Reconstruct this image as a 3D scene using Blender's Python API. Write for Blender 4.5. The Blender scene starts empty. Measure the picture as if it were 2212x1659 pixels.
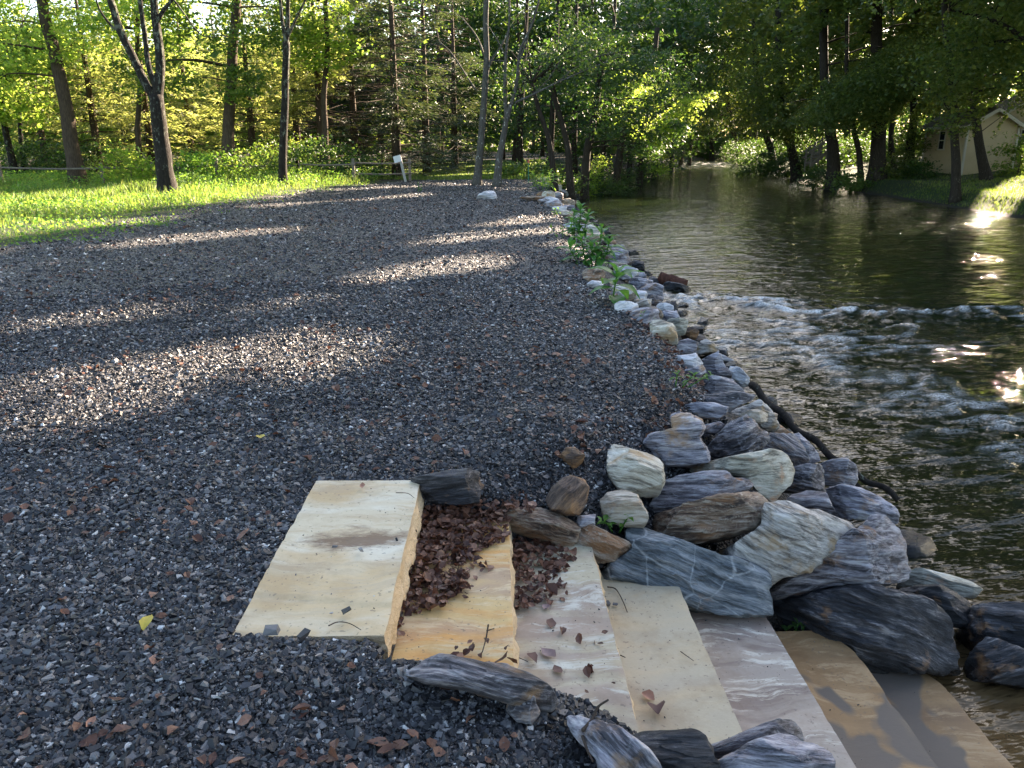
import bpy, math, random
import numpy as np
from mathutils import Vector, Matrix

# ---------------------------------------------------------------- camera, sky, sun, exposure
SC = bpy.context.scene
COL = SC.collection
EYE = np.array([0.0, 0.0, 1.6]); FPX = 1736.0; CX, CY = 1106.0, 829.5
PITCH = math.atan((CY - 305.0) / FPX)
cd = bpy.data.cameras.new('camera'); cam = bpy.data.objects.new('camera', cd); COL.objects.link(cam)
cam.location = EYE; cam.rotation_euler = (math.pi/2 - PITCH, 0, 0)
cd.sensor_width = 36; cd.lens = 36*FPX/2212; cd.clip_start = 0.05; cd.clip_end = 900
SC.camera = cam
SUN_AZ, SUN_EL = math.radians(40), math.radians(23)
wd = bpy.data.worlds.new('World'); SC.world = wd; wd.use_nodes = True
wn = wd.node_tree; bg = wn.nodes['Background']
sky = wn.nodes.new('ShaderNodeTexSky'); sky.sky_type = 'NISHITA'; sky.sun_disc = False
sky.sun_elevation = SUN_EL; sky.sun_rotation = SUN_AZ; sky.air_density = 1.0; sky.dust_density = 1.8; sky.ozone_density = 0.5
wn.links.new(sky.outputs[0], bg.inputs[0]); bg.inputs[1].default_value = 0.05
sl = bpy.data.lights.new('sun', 'SUN'); so = bpy.data.objects.new('sun', sl); COL.objects.link(so)
sl.energy = 5.0; sl.angle = math.radians(0.53); sl.color = (1.0, 0.80, 0.60)
SD = np.array([math.sin(SUN_AZ)*math.cos(SUN_EL), math.cos(SUN_AZ)*math.cos(SUN_EL), math.sin(SUN_EL)])
so.rotation_euler = Vector(SD).to_track_quat('Z', 'Y').to_euler()
SC.view_settings.view_transform = 'Standard'; SC.view_settings.look = 'None'
SC.view_settings.exposure = 3.35; SC.view_settings.gamma = 1
try:
    SC.cycles.max_bounces = 6; SC.cycles.diffuse_bounces = 3; SC.cycles.glossy_bounces = 3
    SC.cycles.transmission_bounces = 4; SC.cycles.caustics_reflective = False; SC.cycles.caustics_refractive = False
    SC.cycles.sample_clamp_indirect = 4
except Exception: pass

rng = np.random.default_rng(11)
random.seed(5)
# ---------------------------------------------------------------- maths helpers
_T = np.random.default_rng(3).random((32, 32, 32))
def vn(p, s=0.0):
    p = np.asarray(p, float) + s*7.31
    i = np.floor(p).astype(int); f = p - i; f = f*f*(3-2*f)
    x0, y0, z0 = i[..., 0] & 31, i[..., 1] & 31, i[..., 2] & 31
    x1, y1, z1 = (x0+1) & 31, (y0+1) & 31, (z0+1) & 31
    fx, fy, fz = f[..., 0], f[..., 1], f[..., 2]
    a = _T[x0, y0, z0]*(1-fx)+_T[x1, y0, z0]*fx; b = _T[x0, y1, z0]*(1-fx)+_T[x1, y1, z0]*fx
    c = _T[x0, y0, z1]*(1-fx)+_T[x1, y0, z1]*fx; d = _T[x0, y1, z1]*(1-fx)+_T[x1, y1, z1]*fx
    return ((a*(1-fy)+b*fy)*(1-fz) + (c*(1-fy)+d*fy)*fz)*2-1
def fbm(p, s=0.0, o=4):
    p = np.asarray(p, float); r = 0; a = 1.0; t = 0
    for k in range(o):
        r = r + a*vn(p*(2.03**k), s+k); t += a; a *= 0.5
    return r/t
def n2(x, y, f, s=0, o=3):
    x = np.asarray(x, float); y = np.asarray(y, float)
    return fbm(np.stack([x*f, y*f, np.full(np.broadcast(x, y).shape, 0.5)+0*x], -1), s, o)
def sst(a, b, x):
    t = np.clip((np.asarray(x, float)-a)/(b-a), 0, 1); return t*t*(3-2*t)
CP, SP_ = math.cos(PITCH), math.sin(PITCH)
def ray(px, py):                       # direction with unit forward (camera axis) component
    u = (px-CX)/FPX; v = (CY-py)/FPX
    return np.array([u, CP + v*SP_, -SP_ + v*CP])
def at_z(px, py, z=0.0):
    r = ray(px, py); return EYE + r*((z-EYE[2])/r[2])
def at_y(px, py, y):
    r = ray(px, py); return EYE + r*(y/r[1])

# ---------------------------------------------------------------- the lie of the land
WZ = -0.95
Ey = [0, 1.2, 2.0, 3.0, 3.5, 4.0, 4.5, 5.25, 6.5, 8.3, 13.2, 21, 34, 38, 49, 62, 80, 100, 130, 200]
Ex = [-.2, -.2, -.1, -.35, -.25, .2, .7, 1.1, 1.2, 1.08, .86, 1.1, 1.0, 1.3, 2.4, 4.5, 9, 15, 26, 60]
Wy = [0, 2, 3.3, 4.1, 5.5, 6.1, 8.9, 11.4, 15.5, 23, 34, 38, 49, 62, 80, 100, 130, 200]
Wx = [2.6, 2.5, 2.35, 2.75, 2.85, 2.85, 2.65, 2.6, 2.75, 2.5, 2.6, 3.0, 4.2, 6.8, 12, 19, 31, 66]
Ry = [0, 15, 22, 28, 41, 47, 52, 58, 71, 77, 100, 130, 200]
Rx = [17.5, 17, 17.2, 17.7, 18.2, 17.4, 18.3, 20, 23.2, 24.5, 28.5, 38, 80]
def eX(y): return np.interp(y, Ey, Ex)
def wX(y): return np.interp(y, Wy, Wx)
def rX(y): return np.interp(y, Ry, Rx)
SX0, PITCHX, RISE = -0.42, 0.415, 0.15            # steps: x of first riser, going, rise
def H(x, y):
    x = np.asarray(x, float); y = np.asarray(y, float)
    e, w, r = eX(y), wX(y), rX(y)
    t = (x-e)/(w-e)
    zl = np.where(t < 0, 0.0, -1.03*np.clip(t, 0, 1)**1.05)
    zl = zl - 0.5*sst(0, 1, (x-w)/.7)
    near = sst(9, 3, y)
    zl = zl + (n2(x, y, .35, 1)*.05 + n2(x, y, 1.6, 2)*.018*near)*(1-sst(.8, 1.3, t))
    zl = zl - 0.5*sst(0, 8, -x-9) * sst(60, 20, y)*0.25
    # gravel heap that dips behind the second slab
    zl = zl + .10*np.exp(-((x-.15)/.28)**2-((y-4.35)/.35)**2) - .04*np.exp(-((x+.05)/.25)**2-((y-3.62)/.2)**2)
    zl = zl + .055*np.exp(-((x+.6)/.5)**4-((y-2.12)/.2)**2) - .03*np.exp(-((x+.35)/.25)**2-((y-2.35)/.15)**2)
    inst = sst(2.12, 2.3, y)*sst(3.62, 3.48, y)*sst(SX0-.05, SX0+.05, x)*sst(2.5, 2.3, x)
    zs = -0.30 - RISE*np.floor((x-SX0)/PITCHX)
    zl = zl*(1-inst) + np.minimum(zl, zs)*inst
    under = sst(2.28, 2.36, y)*sst(3.56, 3.5, y)*sst(-.95, -.9, x)*sst(-.42, -.46, x)
    zl = zl - .07*under
    d = x-r
    zr = -1.5 + .6*sst(-2.5, .3, d) + .55*sst(0, 1.6, d) + .5*sst(1.5, 9, d) + n2(x, y, .25, 5)*.12*sst(0, 2, d)
    k = sst(0, 1, (x-(w+2))/np.maximum(r-w-4.5, .5))
    z = zl*(1-k) + zr*k
    return z
def HG(x, y):                          # the bed the boulders are set in lies lower than the faces they show
    t = (x-eX(y))/(wX(y)-eX(y))
    return H(x, y) - .2*sst(.12, .34, t)*sst(2.6, 1.2, t)*sst(34, 12, y)*(1-.6*sst(6, 14, y))
_ts = np.concatenate([np.linspace(1.0, 12, 2200), np.geomspace(12, 160, 1500)])
def hit(px, py, lift=0.0):
    r = ray(px, py); P = EYE[None]+r[None]*_ts[:, None]
    h = np.maximum(H(P[:, 0], P[:, 1]), WZ) + lift
    b = np.where(P[:, 2] <= h)[0]
    return P[b[0]] if len(b) else P[-1]

# ---------------------------------------------------------------- where sun gets through the crowns
def ipoly(P, x, y):
    P = np.asarray(P); r = np.zeros(np.shape(x), bool); n = len(P); j = n-1
    for i in range(n):
        xi, yi, xj, yj = P[i][0], P[i][1], P[j][0], P[j][1]
        c = (yi > y) != (yj > y)
        r ^= c & (x < (xj-xi)*(y-yi)/((yj-yi) if yj != yi else 1e-9)+xi); j = i
    return r
_lit = []
def litp(pts, z=0.0):                  # traced where the patch lies, stored on the plane z = 0 along the sun's rays
    _lit.append(([tuple((at_z(a, b, z)-SD*z/SD[2])[:2]) for a, b in pts], z))
litp([(-60, 850), (200, 795), (400, 760), (560, 728), (740, 690), (910, 728), (830, 790), (560, 830), (350, 885), (170, 930), (-60, 960)])
litp([(450, 655), (690, 635), (720, 650), (560, 672)])
litp([(-20, 690), (200, 668), (420, 650), (420, 665), (150, 700), (-20, 712)])
litp([(700, 618), (850, 575), (960, 560), (1110, 545), (1080, 588), (900, 612)])
litp([(180, 536), (380, 506), (640, 484), (640, 495), (420, 519), (250, 540)])
litp([(1000, 487), (1137, 465), (1215, 462), (1230, 478), (1080, 490)])
litp([(850, 524), (1020, 500), (1240, 488), (1250, 500), (1080, 512), (900, 534)])
litp([(880, 560), (1030, 535), (1215, 517), (1230, 528), (1100, 548), (950, 575)])
litp([(720, 434), (934, 415), (930, 421), (760, 439)])
litp([(530, 447), (740, 430), (740, 434), (560, 452)])
litp([(700, 408), (900, 400), (900, 404), (700, 413)])
litp([(300, 1235), (420, 1180), (600, 1120), (690, 1130), (620, 1190), (480, 1250), (330, 1270)])
litp([(1170, 418), (1250, 385), (1265, 395), (1262, 425), (1200, 440)])
litp([(1220, 500), (1340, 525), (1330, 560), (1225, 545)])
litp([(1805, 413), (1835, 393), (1850, 400), (1815, 416)], -.4)
litp([(1910, 428), (1990, 404), (2000, 410), (1925, 436)], -.4)
litp([(1990, 443), (2050, 413), (2065, 418), (2020, 446)], -.3)
litp([(2045, 450), (2085, 420), (2100, 424), (2070, 454)], -.3)
litp([(2120, 413), (2150, 392), (2215, 377), (2240, 392), (2190, 414), (2140, 420)], 0)
litp([(2120, 500), (2212, 492), (2212, 505), (2140, 512)], WZ)
litp([(2150, 620), (2260, 600), (2260, 660), (2170, 650)], WZ)
litp([(2010, 750), (2110, 745), (2200, 790), (2260, 850), (2260, 890), (2130, 850), (2040, 790)], WZ)
litp([(1900, 700), (2060, 700), (2080, 725), (1960, 730)], WZ)
litp([(2160, 1110), (2260, 1100), (2260, 1210), (2180, 1190)], WZ)
litp([(1480, 330), (1690, 330), (1720, 372), (1600, 380), (1470, 366)], WZ)
litp([(1700, 376), (1850, 376), (1860, 420), (1720, 400)], WZ)
litp([(1300, 430), (1520, 430), (1650, 560), (1400, 560)], WZ)
litp([(2040, 560), (2120, 545), (2190, 560), (2100, 575)], WZ)
litp([(2090, 590), (2212, 575), (2212, 600), (2130, 612)], WZ)
litp([(1880, 500), (1960, 492), (1990, 505), (1900, 512)], WZ)
litp([(1700, 470), (1790, 462), (1800, 475), (1720, 482)], WZ)
litp([(0, 985), (150, 960), (300, 925), (300, 945), (140, 985), (0, 1010)])
litp([(600, 760), (900, 720), (900, 735), (640, 778)])
_litbb = [(min(p[0] for p in q), max(p[0] for p in q), min(p[1] for p in q), max(p[1] for p in q)) for q, z in _lit]
def lit_ground(x, y):
    """True where the crowns leave the ground at (x, y) open to the sun."""
    s = np.array([math.sin(SUN_AZ), math.cos(SUN_AZ)])
    a = x*s[0]+y*s[1]; b = x*s[1]-y*s[0]
    wx = x + n2(a*.35, b*1.6, 1, 9, 2)*.22; wy = y + n2(a*.35, b*1.6, 1, 12, 2)*.22
    r = np.zeros(np.shape(x), bool)
    for (q, z), (x0, x1, y0, y1) in zip(_lit, _litbb):
        m = (wx >= x0) & (wx <= x1) & (wy >= y0) & (wy <= y1)
        if m.any():
            k = np.zeros(np.shape(x), bool); k[m] = ipoly(q, wx[m], wy[m]); r |= k
    nn = n2(a*.16, b*.8, 1, 21, 2)
    nm = .6*nn+.55*n2(a*.35, b*1.9, 1, 71, 2)
    mead = (x < -7.2) & (y > 10) & (y < 60) & (nm > .02 + .3*sst(-9, -7, x) + .5*sst(25, 30, y))
    mead2 = (x < 0) & (x > -14) & (y > 24) & (y < 40) & (x < -6.8) & (nn > -.1)
    lawn = (x > -10) & (x < 3) & (y > 36) & (y < 80) & (nn > .3)
    far = (y > 60) & (x < -4) & (nn > .1)
    return (r & (n2(a*.6, b*3, 1, 33, 2) > -.28)) | mead | mead2 | lawn | far
_half = 0.0
def lit_point(p):
    t = p[:, 2]/SD[2]
    x, y = p[:, 0]-t*SD[0], p[:, 1]-t*SD[1]; c, s = math.cos(SUN_AZ)*.13, math.sin(SUN_AZ)*.13
    return lit_ground(x, y) | lit_ground(x+c, y-s) | lit_ground(x-c, y+s)
# the woods on the meadow side are also reached by low sun: keep their sunlit faces open
_lz = [(-34, -6, 33, 48, 0.5, 7.5)]
def cull(p, keep=0.0):
    m = lit_point(p)
    for hz in (3.0, 6.0):                        # sun that reaches the wood edge behind the fence
        t = (p[:, 2]-hz)/SD[2]; gx = p[:, 0]-t*SD[0]; gy = p[:, 1]-t*SD[1]
        k = (t > 9) & (gx < -4) & (gx > -32) & (gy > 34) & (gy < 47) & (n2(gx, gy, .35, 40+hz) > -.02)
        m |= k
        k = (t > 3) & (gx > 4.5) & (gx < 10) & (gy > 37) & (gy < 45) & (n2(gx, gy, .6, 50+hz, 2) > -.1)
        m |= k
        k = (t > 2) & (gx > -6) & (gx < 4) & (gy > 36) & (gy < 56) & (n2(gx, gy, .6, 60+hz, 2) > .16)
        m |= k
    return m

# ---------------------------------------------------------------- mesh + object helpers
def mesh(name, v, f, attrs=None, smooth=False, mats=None, midx=None):
    v = np.asarray(v, np.float32); f = np.asarray(f, np.int32); n, k = f.shape
    me = bpy.data.meshes.new(name)
    me.vertices.add(len(v)); me.vertices.foreach_set('co', v.ravel())
    me.loops.add(n*k); me.loops.foreach_set('vertex_index', f.ravel())
    me.polygons.add(n); me.polygons.foreach_set('loop_start', np.arange(0, n*k, k, dtype=np.int32))
    me.polygons.foreach_set('loop_total', np.full(n, k, np.int32))
    me.polygons.foreach_set('use_smooth', np.full(n, smooth, bool))
    for m in (mats or []): me.materials.append(m)
    if midx is not None: me.polygons.foreach_set('material_index', np.asarray(midx, np.int32))
    me.update(calc_edges=True)
    for an, (dom, arr) in (attrs or {}).items():
        arr = np.asarray(arr, np.float32)
        if arr.ndim == 2:
            a = me.attributes.new(an, 'FLOAT_COLOR', dom); a.data.foreach_set('color', arr.ravel())
        else:
            a = me.attributes.new(an, 'FLOAT', dom); a.data.foreach_set('value', arr)
    return me
def tag(o, label=None, cat=None, group=None, kind=None):
    if label: o['label'] = label
    if cat: o['category'] = cat
    if group: o['group'] = group
    if kind: o['kind'] = kind
    return o
def link(name, me, parent=None, loc=None):
    o = bpy.data.objects.new(name, me); COL.objects.link(o)
    if loc is not None: o.location = loc
    if parent is not None: o.parent = parent
    return o
class MB:
    """collects quads (triangles repeat a vertex index) for one mesh"""
    def __init__(s): s.v = []; s.f = []; s.n = 0
    def add(s, v, f):
        v = np.asarray(v, float).reshape(-1, 3); f = np.asarray(f, int)
        s.v.append(v); s.f.append(f+s.n); s.n += len(v)
    def box(s, c, d, rz=0.0, R=None):
        c = np.asarray(c, float); q = np.array([[x, y, z] for x in (-.5, .5) for y in (-.5, .5) for z in (-.5, .5)])*np.asarray(d, float)
        if R is None:
            a, b = math.cos(rz), math.sin(rz); R = np.array([[a, -b, 0], [b, a, 0], [0, 0, 1]])
        s.add(q@R.T+c, [[0, 1, 3, 2], [4, 6, 7, 5], [0, 4, 5, 1], [2, 3, 7, 6], [0, 2, 6, 4], [1, 5, 7, 3]])
    def beam(s, a, b, w, h):
        a = np.asarray(a, float); b = np.asarray(b, float); d = b-a; L = np.linalg.norm(d); d /= L
        up = np.array([0, 0, 1.]) if abs(d[2]) < .9 else np.array([0, 1., 0])
        x = np.cross(d, up); x /= np.linalg.norm(x); u = np.cross(x, d)
        s.box((a+b)/2, (L, w, h), R=np.stack([d, x, u], 1))
    def tube(s, P, r, k=8, cap=True):
        P = np.asarray(P, float); r = np.broadcast_to(np.asarray(r, float), (len(P),)); n = len(P)
        T = np.gradient(P, axis=0); T /= np.maximum(np.linalg.norm(T, axis=1, keepdims=True), 1e-9)
        ref = np.array([1., .13, 0]) if abs(T[0][0]) < .8 else np.array([0, 1., .1])
        X = np.cross(T, ref); X /= np.linalg.norm(X, axis=1, keepdims=True); Y = np.cross(T, X)
        a = np.linspace(0, 2*np.pi, k, endpoint=False)
        V = P[:, None]+r[:, None, None]*(np.cos(a)[None, :, None]*X[:, None]+np.sin(a)[None, :, None]*Y[:, None])
        i = np.arange(n-1)[:, None]*k; j = np.arange(k)[None]; j2 = (j+1) % k
        F = np.stack([i+j, i+j2, i+k+j2, i+k+j], -1).reshape(-1, 4)
        V = V.reshape(-1, 3)
        if cap:
            V = np.vstack([V, P[0], P[-1]]); a0 = n*k; b0 = n*k+1
            F = np.vstack([F, [[a0, (q+1) % k, q, q] for q in range(k)], [[b0, (n-1)*k+q, (n-1)*k+(q+1) % k, (n-1)*k+(q+1) % k] for q in range(k)]])
        s.add(V, F)
    def build(s, name, m, parent=None, smooth=False, off=None, attrs=None):
        v = np.vstack(s.v); f = np.vstack(s.f)
        if off is not None: v = v-np.asarray(off)
        q = f[f[:, 2] != f[:, 3]]; t = f[f[:, 2] == f[:, 3]][:, :3]
        if len(t) == 0: me = mesh(name, v, q, smooth=smooth, mats=[m], attrs=attrs)
        else:
            me = bpy.data.meshes.new(name); me.from_pydata(v.tolist(), [], q.tolist()+t.tolist()); me.materials.append(m)
            me.polygons.foreach_set('use_smooth', np.full(len(me.polygons), smooth, bool)); me.update()
        return link(name, me, parent)
def smooth_path(P, n=10):
    P = np.asarray(P, float)
    if len(P) < 3: return np.array([P[0]+(P[-1]-P[0])*t for t in np.linspace(0, 1, n)])
    Q = np.vstack([2*P[0]-P[1], P, 2*P[-1]-P[-2]]); o = []
    for i in range(1, len(Q)-2):
        for t in np.linspace(0, 1, n, endpoint=False):
            a, b, c, d = Q[i-1], Q[i], Q[i+1], Q[i+2]
            o.append(.5*((2*b)+(-a+c)*t+(2*a-5*b+4*c-d)*t*t+(-a+3*b-3*c+d)*t**3))
    o.append(P[-1]); return np.array(o)

# ---------------------------------------------------------------- materials
class NT:
    def __init__(s, name):
        s.m = bpy.data.materials.new(name); s.m.use_nodes = True; s.t = s.m.node_tree
        s.b = s.t.nodes['Principled BSDF']; s.out = s.t.nodes['Material Output']
        s.geo = None
    def n(s, ty, **kw):
        nd = s.t.nodes.new('ShaderNode'+ty)
        ins = kw.pop('i', {})
        for k, v in kw.items(): setattr(nd, k, v)
        for k, v in ins.items(): s.set(nd.inputs[k], v)
        return nd
    def set(s, sock, v):
        if isinstance(v, bpy.types.NodeSocket): s.t.links.new(v, sock)
        elif isinstance(v, bpy.types.Node): s.t.links.new(v.outputs[0], sock)
        else:
            if hasattr(sock.default_value, '__len__') and hasattr(v, '__len__') and len(v) == 3 and len(sock.default_value) == 4: v = (*v, 1)
            sock.default_value = v
    def noise(s, vec, scale, detail=4, rough=.55, dist=0.0):
        return s.n('TexNoise', i={'Vector': vec, 'Scale': scale, 'Detail': detail, 'Roughness': rough, 'Distortion': dist}).outputs[0]
    def ramp(s, fac, stops, interp='LINEAR'):
        r = s.n('ValToRGB', i={'Fac': fac}); cr = r.color_ramp; cr.interpolation = interp
        while len(cr.elements) < len(stops): cr.elements.new(.5)
        for e, (p, c) in zip(cr.elements, stops):
            e.position = p; e.color = (*c, 1) if hasattr(c, '__len__') else (c, c, c, 1)
        return r.outputs[0]
    def math(s, op, a, b=0.0, clamp=False):
        return s.n('Math', operation=op, use_clamp=clamp, i={0: a, 1: b}).outputs[0]
    def mix(s, f, a, b, mode='MIX'):
        nd = s.n('Mix', data_type='RGBA', blend_type=mode)
        s.set(nd.inputs['Factor'], f); s.set(nd.inputs[6], a); s.set(nd.inputs[7], b); return nd.outputs[2]
    def map(s, vec, scale=(1, 1, 1), rot=(0, 0, 0), loc=(0, 0, 0)):
        return s.n('Mapping', i={'Vector': vec, 'Scale': scale, 'Rotation': rot, 'Location': loc}).outputs[0]
    def pos(s): return s.n('NewGeometry').outputs['Position']
    def obj(s): return s.n('TexCoord').outputs['Object']
    def attr(s, name): return s.n('Attribute', attribute_name=name).outputs['Fac']
    def bump(s, h, strength=.5, dist=.02, nrm=None):
        i = {'Height': h, 'Strength': strength, 'Distance': dist}
        if nrm is not None: i['Normal'] = nrm
        return s.n('Bump', i=i).outputs[0]
    def fin(s, col=None, rough=None, nrm=None, spec=None):
        if col is not None: s.set(s.b.inputs['Base Color'], col)
        if rough is not None: s.set(s.b.inputs['Roughness'], rough)
        if nrm is not None: s.set(s.b.inputs['Normal'], nrm)
        if spec is not None: s.set(s.b.inputs['Specular IOR Level'], spec)
        return s.m

def leafmat(name, cols, trans, tw=.45, rough=.5):
    n = NT(name); r = n.attr('rnd'); big = n.noise(n.map(n.pos(), (.5, .5, .5)), 1.0, 2)
    f = n.math('ADD', n.math('MULTIPLY', r, .75), n.math('MULTIPLY', big, .25))
    k = len(cols)
    c = n.ramp(f, [(i/(k-1), x) for i, x in enumerate(cols)])
    tc = n.ramp(f, [(i/(len(trans)-1), x) for i, x in enumerate(trans)])
    n.fin(c, rough, spec=.35)
    tl = n.n('BsdfTranslucent', i={'Color': tc}); mx = n.n('MixShader', i={0: tw, 1: n.b.outputs[0], 2: tl.outputs[0]})
    n.t.links.new(mx.outputs[0], n.out.inputs[0]); return n.m
M = {}
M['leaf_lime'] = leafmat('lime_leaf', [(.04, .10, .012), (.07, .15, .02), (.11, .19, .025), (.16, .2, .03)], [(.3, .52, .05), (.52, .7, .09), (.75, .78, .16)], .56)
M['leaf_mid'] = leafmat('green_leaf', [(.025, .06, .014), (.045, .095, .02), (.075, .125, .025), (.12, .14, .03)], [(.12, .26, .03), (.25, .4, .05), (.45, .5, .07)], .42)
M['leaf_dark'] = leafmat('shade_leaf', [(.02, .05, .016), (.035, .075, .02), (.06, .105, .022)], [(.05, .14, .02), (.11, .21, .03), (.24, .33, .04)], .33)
M['leaf_river'] = leafmat('river_tree_leaf', [(.03, .06, .018), (.055, .09, .024), (.085, .12, .03), (.12, .135, .038)], [(.12, .22, .03), (.3, .38, .05), (.5, .5, .08)], .4)
M['needle'] = leafmat('needles', [(.03, .055, .018), (.06, .085, .025), (.10, .11, .04), (.15, .12, .06)], [(.25, .34, .06), (.5, .56, .12), (.75, .7, .26)], .55)
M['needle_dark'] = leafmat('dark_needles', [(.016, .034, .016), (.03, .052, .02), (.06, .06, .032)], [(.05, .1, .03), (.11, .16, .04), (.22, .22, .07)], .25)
M['grass'] = leafmat('grass_blade', [(.04, .09, .015), (.075, .135, .02), (.12, .17, .03), (.22, .2, .09)], [(.13, .25, .03), (.26, .38, .05), (.45, .46, .12)], .38)
M['weed'] = leafmat('weed_leaf', [(.035, .11, .02), (.06, .15, .025), (.1, .2, .03)], [(.2, .5, .05), (.35, .6, .06), (.55, .7, .1)], .4)
M['poke'] = leafmat('broad_leaf', [(.035, .12, .03), (.06, .17, .04), (.1, .22, .04)], [(.15, .45, .06), (.3, .55, .06)], .35, .4)
M['dead'] = leafmat('dead_leaf', [(.025, .011, .008), (.07, .03, .02), (.13, .06, .036), (.22, .11, .07), (.42, .25, .17)], [(.1, .03, .02), (.2, .07, .03)], .12, .45)

def bark(name, dark, light, lich=None, amt=.0):
    n = NT(name); p = n.pos(); q = n.map(p, (9, 9, 1.6)); a = n.noise(q, 3, 6, .7)
    c = n.ramp(a, [(.3, dark), (.7, light)])
    if lich:
        l = n.noise(n.map(p, (1, 1, .6)), 9, 5, .75); hh = n.n('SeparateXYZ', i={0: p}).outputs[2]
        l = n.math('ADD', l, n.math('MULTIPLY', n.math('MINIMUM', hh, 5.0), amt))
        c = n.mix(n.ramp(l, [(.6, 0.0), (.65, 1.0)]), c, lich)
    n.fin(c, .9, n.bump(a, .9, .03), .2); return n.m
M['bark'] = bark('dark_bark', (.008, .006, .005), (.038, .031, .025), (.14, .145, .11), .016)
M['bark_brown'] = bark('brown_bark', (.03, .02, .014), (.11, .08, .055))
M['bark_river'] = bark('river_bark', (.014, .011, .008), (.06, .048, .035), (.14, .13, .1), -.02)
M['birch'] = bark('pale_mottled_bark', (.04, .035, .03), (.14, .13, .11), (.45, .44, .4), .0)
M['twig'] = bark('twig_bark', (.03, .02, .015), (.12, .09, .07))

def rockmat(name, stops, rust=0.0, rustc=(.22, .085, .03), vein=0.0, sc=1.0, pale=None):
    n = NT(name); oi = n.n('ObjectInfo'); o = n.n('VectorMath', operation='ADD', i={0: n.obj(), 1: n.n('VectorMath', operation='SCALE', i={0: oi.outputs['Location'], 3: 3.7}).outputs[0]}).outputs[0]
    wv = n.noise(o, 3.2, 3, .5)
    ow = n.n('VectorMath', operation='ADD', i={0: o, 1: n.n('VectorMath', operation='SCALE', i={0: n.n('TexNoise', i={'Vector': o, 'Scale': 2.2, 'Detail': 2.0}).outputs[1], 3: .13}).outputs[0]}).outputs[0]
    band = n.noise(n.map(ow, (2.0*sc, 19*sc, 6*sc)), 1.0, 8, .7)
    fine = n.noise(n.map(ow, (9, 85, 26)), 1.0, 6, .75)
    f = n.math('ADD', n.math('MULTIPLY', band, .62), n.math('MULTIPLY', fine, .38))
    stops = [(.5+(q-.5)*.38, tuple(min(.8, v_*(.8 if k_ == 0 else 1.12)) for v_ in w_)) for k_, (q, w_) in enumerate(stops)]
    c = n.ramp(f, stops)
    c = n.mix(n.ramp(n.noise(o, 1.7, 3, .6), [(.35, .0), (.7, .55)]), c, n.mix(1.0, c, (1.45, 1.35, 1.25), 'MULTIPLY'))
    if rust: 
        k = n.ramp(n.math('ADD', n.noise(n.map(ow, (2.2, 3, 4.5)), 1.3, 5, .65), n.math('MULTIPLY', fine, .15)), [(.72-rust*.5, 0.0), (.82-rust*.45, .85)])
        c = n.mix(k, c, n.mix(fine, rustc, (.33, .2, .09)))
    if vein:
        v = n.n('TexVoronoi', feature='DISTANCE_TO_EDGE', i={'Vector': n.map(ow, (1, 1, 1.6)), 'Scale': 4.5}).outputs[0]
        v = n.math('ADD', v, n.math('MULTIPLY', n.noise(ow, 9, 5, .7), .12))
        c = n.mix(n.ramp(v, [(.045, vein), (.085, 0.0)]), c, (.5, .52, .52))
    if pale:
        pt = n.n('NewGeometry').outputs['Pointiness']
        c = n.mix(n.ramp(n.math('ADD', pt, n.math('MULTIPLY', n.math('SUBTRACT', fine, .5), .1)), [(.5, 0.0), (.56, .75)]), c, pale)
    up = n.n('SeparateXYZ', i={0: n.n('NewGeometry').outputs['Normal']}).outputs[2]     # upper faces paler: sky light painted into the rock colour
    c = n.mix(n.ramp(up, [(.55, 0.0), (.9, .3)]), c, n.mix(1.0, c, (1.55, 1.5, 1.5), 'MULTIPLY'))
    z = n.n('SeparateXYZ', i={0: n.pos()}).outputs[2]
    wet = n.ramp(n.math('ADD', z, n.math('MULTIPLY', wv, .1)), [(0, 1), (1, 0)]); 
    wet = n.n('MapRange', i={0: n.math('ADD', z, n.math('MULTIPLY', wv, .12)), 1: -.83, 2: -.74, 3: 1.0, 4: 0.0}).outputs[0]
    c = n.mix(wet, c, n.mix(1.0, c, (.3, .27, .24), 'MULTIPLY'))
    r = n.math('SUBTRACT', .62, n.math('MULTIPLY', wet, .42))
    b = n.bump(f, 1.0, .03); b = n.bump(n.noise(o, 55, 5, .75), .6, .006, b); b = n.bump(n.n('TexVoronoi', feature='DISTANCE_TO_EDGE', i={'Vector': n.map(ow, (3, 9, 5)), 'Scale': 1.0}).outputs[0], .5, .03, b)
    n.fin(c, r, b, .45); return n.m
R = {}
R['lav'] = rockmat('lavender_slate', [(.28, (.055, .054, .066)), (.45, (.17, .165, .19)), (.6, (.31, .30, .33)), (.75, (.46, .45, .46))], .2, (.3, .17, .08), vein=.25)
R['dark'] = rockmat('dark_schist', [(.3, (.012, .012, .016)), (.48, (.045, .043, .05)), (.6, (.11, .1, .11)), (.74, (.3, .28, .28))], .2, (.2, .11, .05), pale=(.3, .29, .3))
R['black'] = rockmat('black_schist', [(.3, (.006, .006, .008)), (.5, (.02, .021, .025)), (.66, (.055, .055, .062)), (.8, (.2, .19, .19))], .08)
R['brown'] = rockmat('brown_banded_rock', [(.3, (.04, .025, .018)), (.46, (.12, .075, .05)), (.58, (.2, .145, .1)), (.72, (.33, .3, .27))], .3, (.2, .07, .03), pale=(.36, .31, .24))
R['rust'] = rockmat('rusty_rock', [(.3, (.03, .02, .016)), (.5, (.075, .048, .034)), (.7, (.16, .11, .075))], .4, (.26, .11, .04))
R['cream'] = rockmat('cream_sandstone_rock', [(.25, (.17, .15, .115)), (.42, (.36, .325, .255)), (.58, (.47, .44, .36)), (.75, (.56, .545, .48))], .2, (.4, .25, .1), vein=.1)
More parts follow.
